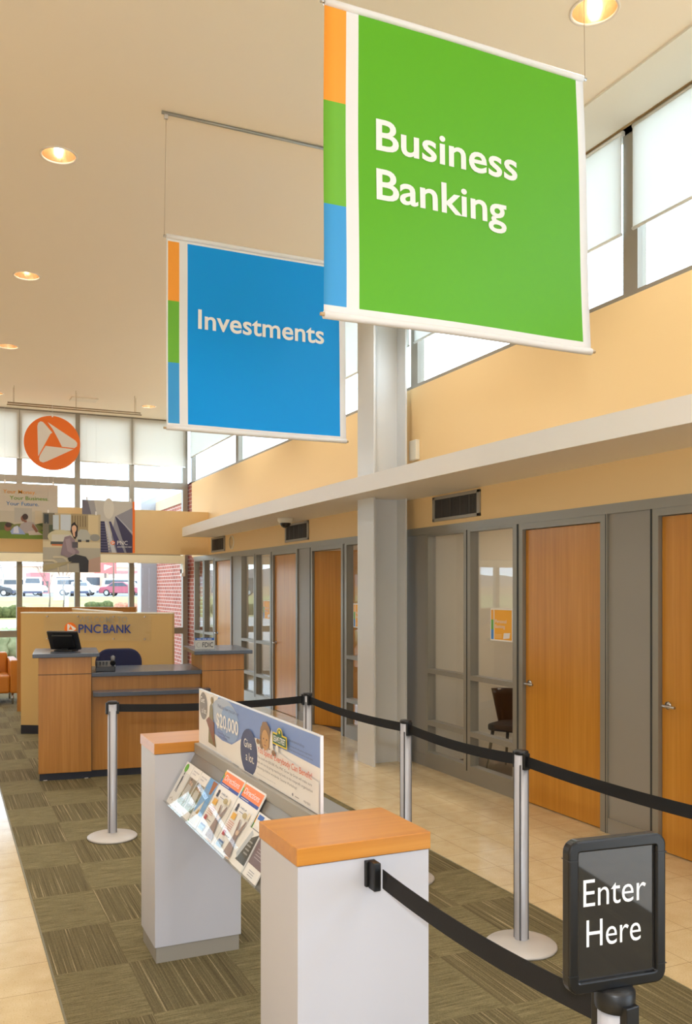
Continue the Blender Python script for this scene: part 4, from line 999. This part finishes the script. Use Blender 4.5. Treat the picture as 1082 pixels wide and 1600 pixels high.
hedge('low green shrub on the lawn below the red car', 9.4, 11.0, 63, .7, M_leaf, z=.2)
M_redleaf = noisy('red twigs', [(.3, (150, 92, 76)), (.7, (186, 140, 112))], 5)
hedge('reddish bare shrub on the lawn right of the green shrub', 11.0, 12.4, 60.6, .75, M_redleaf, z=.12)
hedge('reddish bare shrub at the right end of the lawn', 12.9, 14.2, 60.2, .8, M_redleaf, z=.12)
M_pale = noisy('pale shrub', [(.3, (120, 128, 92)), (.7, (160, 162, 124))], 5)
hedge('pale green shrub in the bed outside, at the left edge', .9, 1.9, 24.5, .85, M_pale, z=-.1)
hedge('pale shrub in the bed outside, mirrored in the office glass', -3.2, -1.8, 25, .7, M_pale, z=-.1)
def tree(lab, x, y, z, h, seed, spread=.35):
    rnd = random.Random(seed)
    t = thing('bare_tree', lab, 'tree', (x, y, z), group='bare trees outside')
    MB().tube([(0, 0, -.1), (.02*h, 0, h*.25), (0, .01*h, h*.45)], [.035*h**.5, .028*h**.5, .022*h**.5], 7).build('trunk', M_bark, t)
    mb = MB()
    def grow(p, d, L, r, k):
        q = p+d*L; mb.tube([p, (p+q)/2+Vector((rnd.uniform(-.04, .04), rnd.uniform(-.04, .04), 0))*L, q], [r, r*.8, r*.6], 5, False)
        if k:
            for _ in range(3):
                e = (d+Vector((rnd.uniform(-1, 1), rnd.uniform(-1, 1), rnd.uniform(.0, .7)))*.55).normalized(); grow(q, e, L*rnd.uniform(.6, .8), r*.6, k-1)
    for _ in range(4): grow(Vector((0, .01*h, h*.42)), Vector((rnd.uniform(-1, 1)*spread*1.6, rnd.uniform(-1, 1)*spread*1.6, 1)).normalized(), h*.24, .013*h**.5, 3)
    mb.build('branches', M_bark, t)
    return t
tree('slim bare tree on the lawn left of its neighbour', 6.7, 62.6, .25, 3.6, 1)
tree('slim forked bare tree on the lawn above the tan partition', 7.35, 60.2, .2, 3.8, 2)
tree('bare reddish tree at the left edge beyond the dark car', 7.0, 118, 1.05, 6.0, 3)
tree('bare tree mirrored in the office glass', -24, 92, 1.3, 7, 5)
tree('bare tree mirrored in the office glass, far away', -40, 130, 2, 8, 6)
M_wins = mat('car glass', (60, 66, 74), .1)
M_tyre = mat('tyre', (40, 38, 38), .8); M_wheel = mat('wheel rim', (200, 200, 200), .3, .6)
def car(lab, x, y, z, rz, color, shape='sedan'):
    t = thing('car', lab, 'car', (x, y, z), rz, 'cars in the parking lot')
    cm = mat('car paint %d %d %d' % color, color, .25)
    if shape == 'sedan':
        body = [(-2.25, .28), (-2.3, .62), (-2.15, .9), (-1.4, .98), (-.75, 1.40), (.45, 1.42), (1.15, .98), (2.05, .82), (2.3, .6), (2.25, .28)]
        win = [(-1.22, .98), (-.70, 1.34), (.40, 1.35), (.95, .98)]
    else:
        body = [(-2.3, .3), (-2.35, .8), (-2.2, 1.75), (-2.05, 1.88), (.7, 1.86), (1.35, 1.2), (2.2, 1.02), (2.35, .7), (2.3, .3)]
        win = [(-2.0, 1.2), (-1.95, 1.7), (.6, 1.7), (1.08, 1.2)]
    MB().prism(body, (0, -.86, 0), (1, 0, 0), (0, 0, 1), (0, 1, 0), 1.72).build('body', cm, t, bevel=.08, seg=3)
    w = MB()
    for y_ in (-.875, .845): w.prism(win, (0, y_, 0), (1, 0, 0), (0, 0, 1), (0, 1, 0), .03)
    x0, x1 = (1.12, .52) if shape == 'sedan' else (1.28, .80); z0, z1 = (1.03, 1.36) if shape == 'sedan' else (1.28, 1.76)
    w.add([(x0+.03, -.7, z0), (x0+.03, .7, z0), (x1+.03, .62, z1), (x1+.03, -.62, z1)], [(0, 1, 2, 3)])
    w.build('side_glass', M_wins, t)
    for xx in (-1.4, 1.42):
        for yy in (-.80, .80):
            k = MB().tube([(xx, yy-.1, .32), (xx, yy+.1, .32)], .33, 18).build('wheel', M_tyre, t)
            MB().tube([(xx, yy-.112, .32), (xx, yy+.112, .32)], .21, 14).build('rim', M_wheel, k)
    for yy in (-.6, .6): B(2.22, 2.33, yy-.2, yy+.2, .6, .74).build('headlight', mat('headlight', (236, 232, 222), .2), t)
    MB().box(2.24, 2.36, -.84, .84, .3, .5).build('bumper', mat('dark bumper', (58, 64, 92), .5), t)
    return t
car('dark sedan parked at the left edge beyond the lawn', 4.3, 92.5, 1.03, radians(-15), (58, 60, 66))
car('white minivan facing the building, beyond the lawn', 8.1, 90.3, 1.03, radians(-95), (232, 234, 240), 'van')
car('white car with dark bumper facing the building, left of the red car', 12.6, 89.4, 1.03, radians(-100), (226, 230, 234))
car('red sedan parked side-on beyond the lawn', 16.6, 88.0, 1.03, radians(-38), (164, 78, 90))
car('white van right of the red car', 22.3, 89.5, 1.03, radians(-70), (236, 236, 236), 'van')
car('white van behind the white car with dark bumper', 13.6, 99, 1.03, radians(-20), (238, 238, 236), 'van')
car('white van behind the red sedan', 18.6, 98, 1.03, radians(-20), (240, 238, 234), 'van')
car('cream car behind the minivan', 8.2, 101, 1.03, radians(-20), (228, 214, 176), 'van')
car('dark pickup mirrored in the office glass', -18.3, 84, 1.05, radians(20), (86, 92, 100), 'van')
def building(lab, x0, x1, y, z0, h, c, roof=None, bandc=None):
    t = thing('building', lab, 'building', ((x0+x1)/2, y, z0), group='buildings beyond the parking lot'); w = (x1-x0)/2
    B(-w, w, 0, 8, 0, h).build('wall', mat('building %d %d %d' % c, c, .8), t)
    if roof: B(-w-.2, w+.2, -.2, 8.2, h, h+.4).build('roof', mat('building %d %d %d' % roof, roof, .8), t)
    q = MB()
    for k in range(4): q.box(-w+(2*w)*(k+.25)/4, -w+2*w*(k+.7)/4, -.05, .05, h*.3, h*.6)
    q.build('windows', M_wins, t)
    return t
building('long pinkish building beyond the parking lot', 11.5, 32, 156, 1, 4.6, (226, 186, 160), (236, 214, 196))
building('red box-shaped building left of the pinkish one', 12.0, 14.8, 137, 1, 3.2, (208, 116, 116))
building('small red-roofed kiosk right of the red sign', 26.5, 31.5, 146, 1, 3.4, (220, 190, 180), (212, 130, 126))
building('pale low building at the left edge beyond the cars', -2, 9, 160, 1, 3.2, (206, 204, 206), (214, 200, 198))
t = thing('roadside_sign', 'red rooftop sign board right of the lowest hanging picture', 'sign', (20.6, 122, 1))
B(-1.5, 1.5, 0, .3, 2.9, 4.4).build('board', mat('sign red', (222, 104, 98), .6), t); MB().tube([(0, .15, 0), (0, .15, 3)], .15, 8).build('pole', M_bark, t)
q = MB(); q.add([(-.2, -.02, 3.3), (.9, -.02, 3.9), (-.2, -.02, 4.1)], [(0, 1, 2)]); q.build('white_mark', M_white_ink, t)
t = tag(MB().tube([(0, 0, 0), (0, 0, 6)], [.08, .05], 8).build('lamp_post', M_bark), 'thin light pole standing before the red car', 'pole'); t.location = (14.4, 81, 1.0)
# wooded hills far away
def hill(lab, x0, x1, y, h, seed):
    rnd = random.Random(seed); mb = MB(); n = 40; V = []; F = []
    for i in range(n+1):
        f = i/n; z = h*(.35+.65*sin(pi*f)**.7)*rnd.uniform(.9, 1.1)
        for d, k in ((0, 0), (6, .7), (22, 1), (60, .6)): V.append((x0+(x1-x0)*f+rnd.uniform(-1, 1), y+d, 1+z*k))
    for i in range(n):
        for k in range(3): a = i*4+k; F.append((a, a+1, a+5, a+4))
    return tag(mb.add(V, F, True).build('wooded_hill', M_hill), kind='structure')
hill('', -190, -30, 230, 7.5, 2); hill('', -60, 40, 300, 5, 3); hill('', 20, 140, 290, 4, 4)
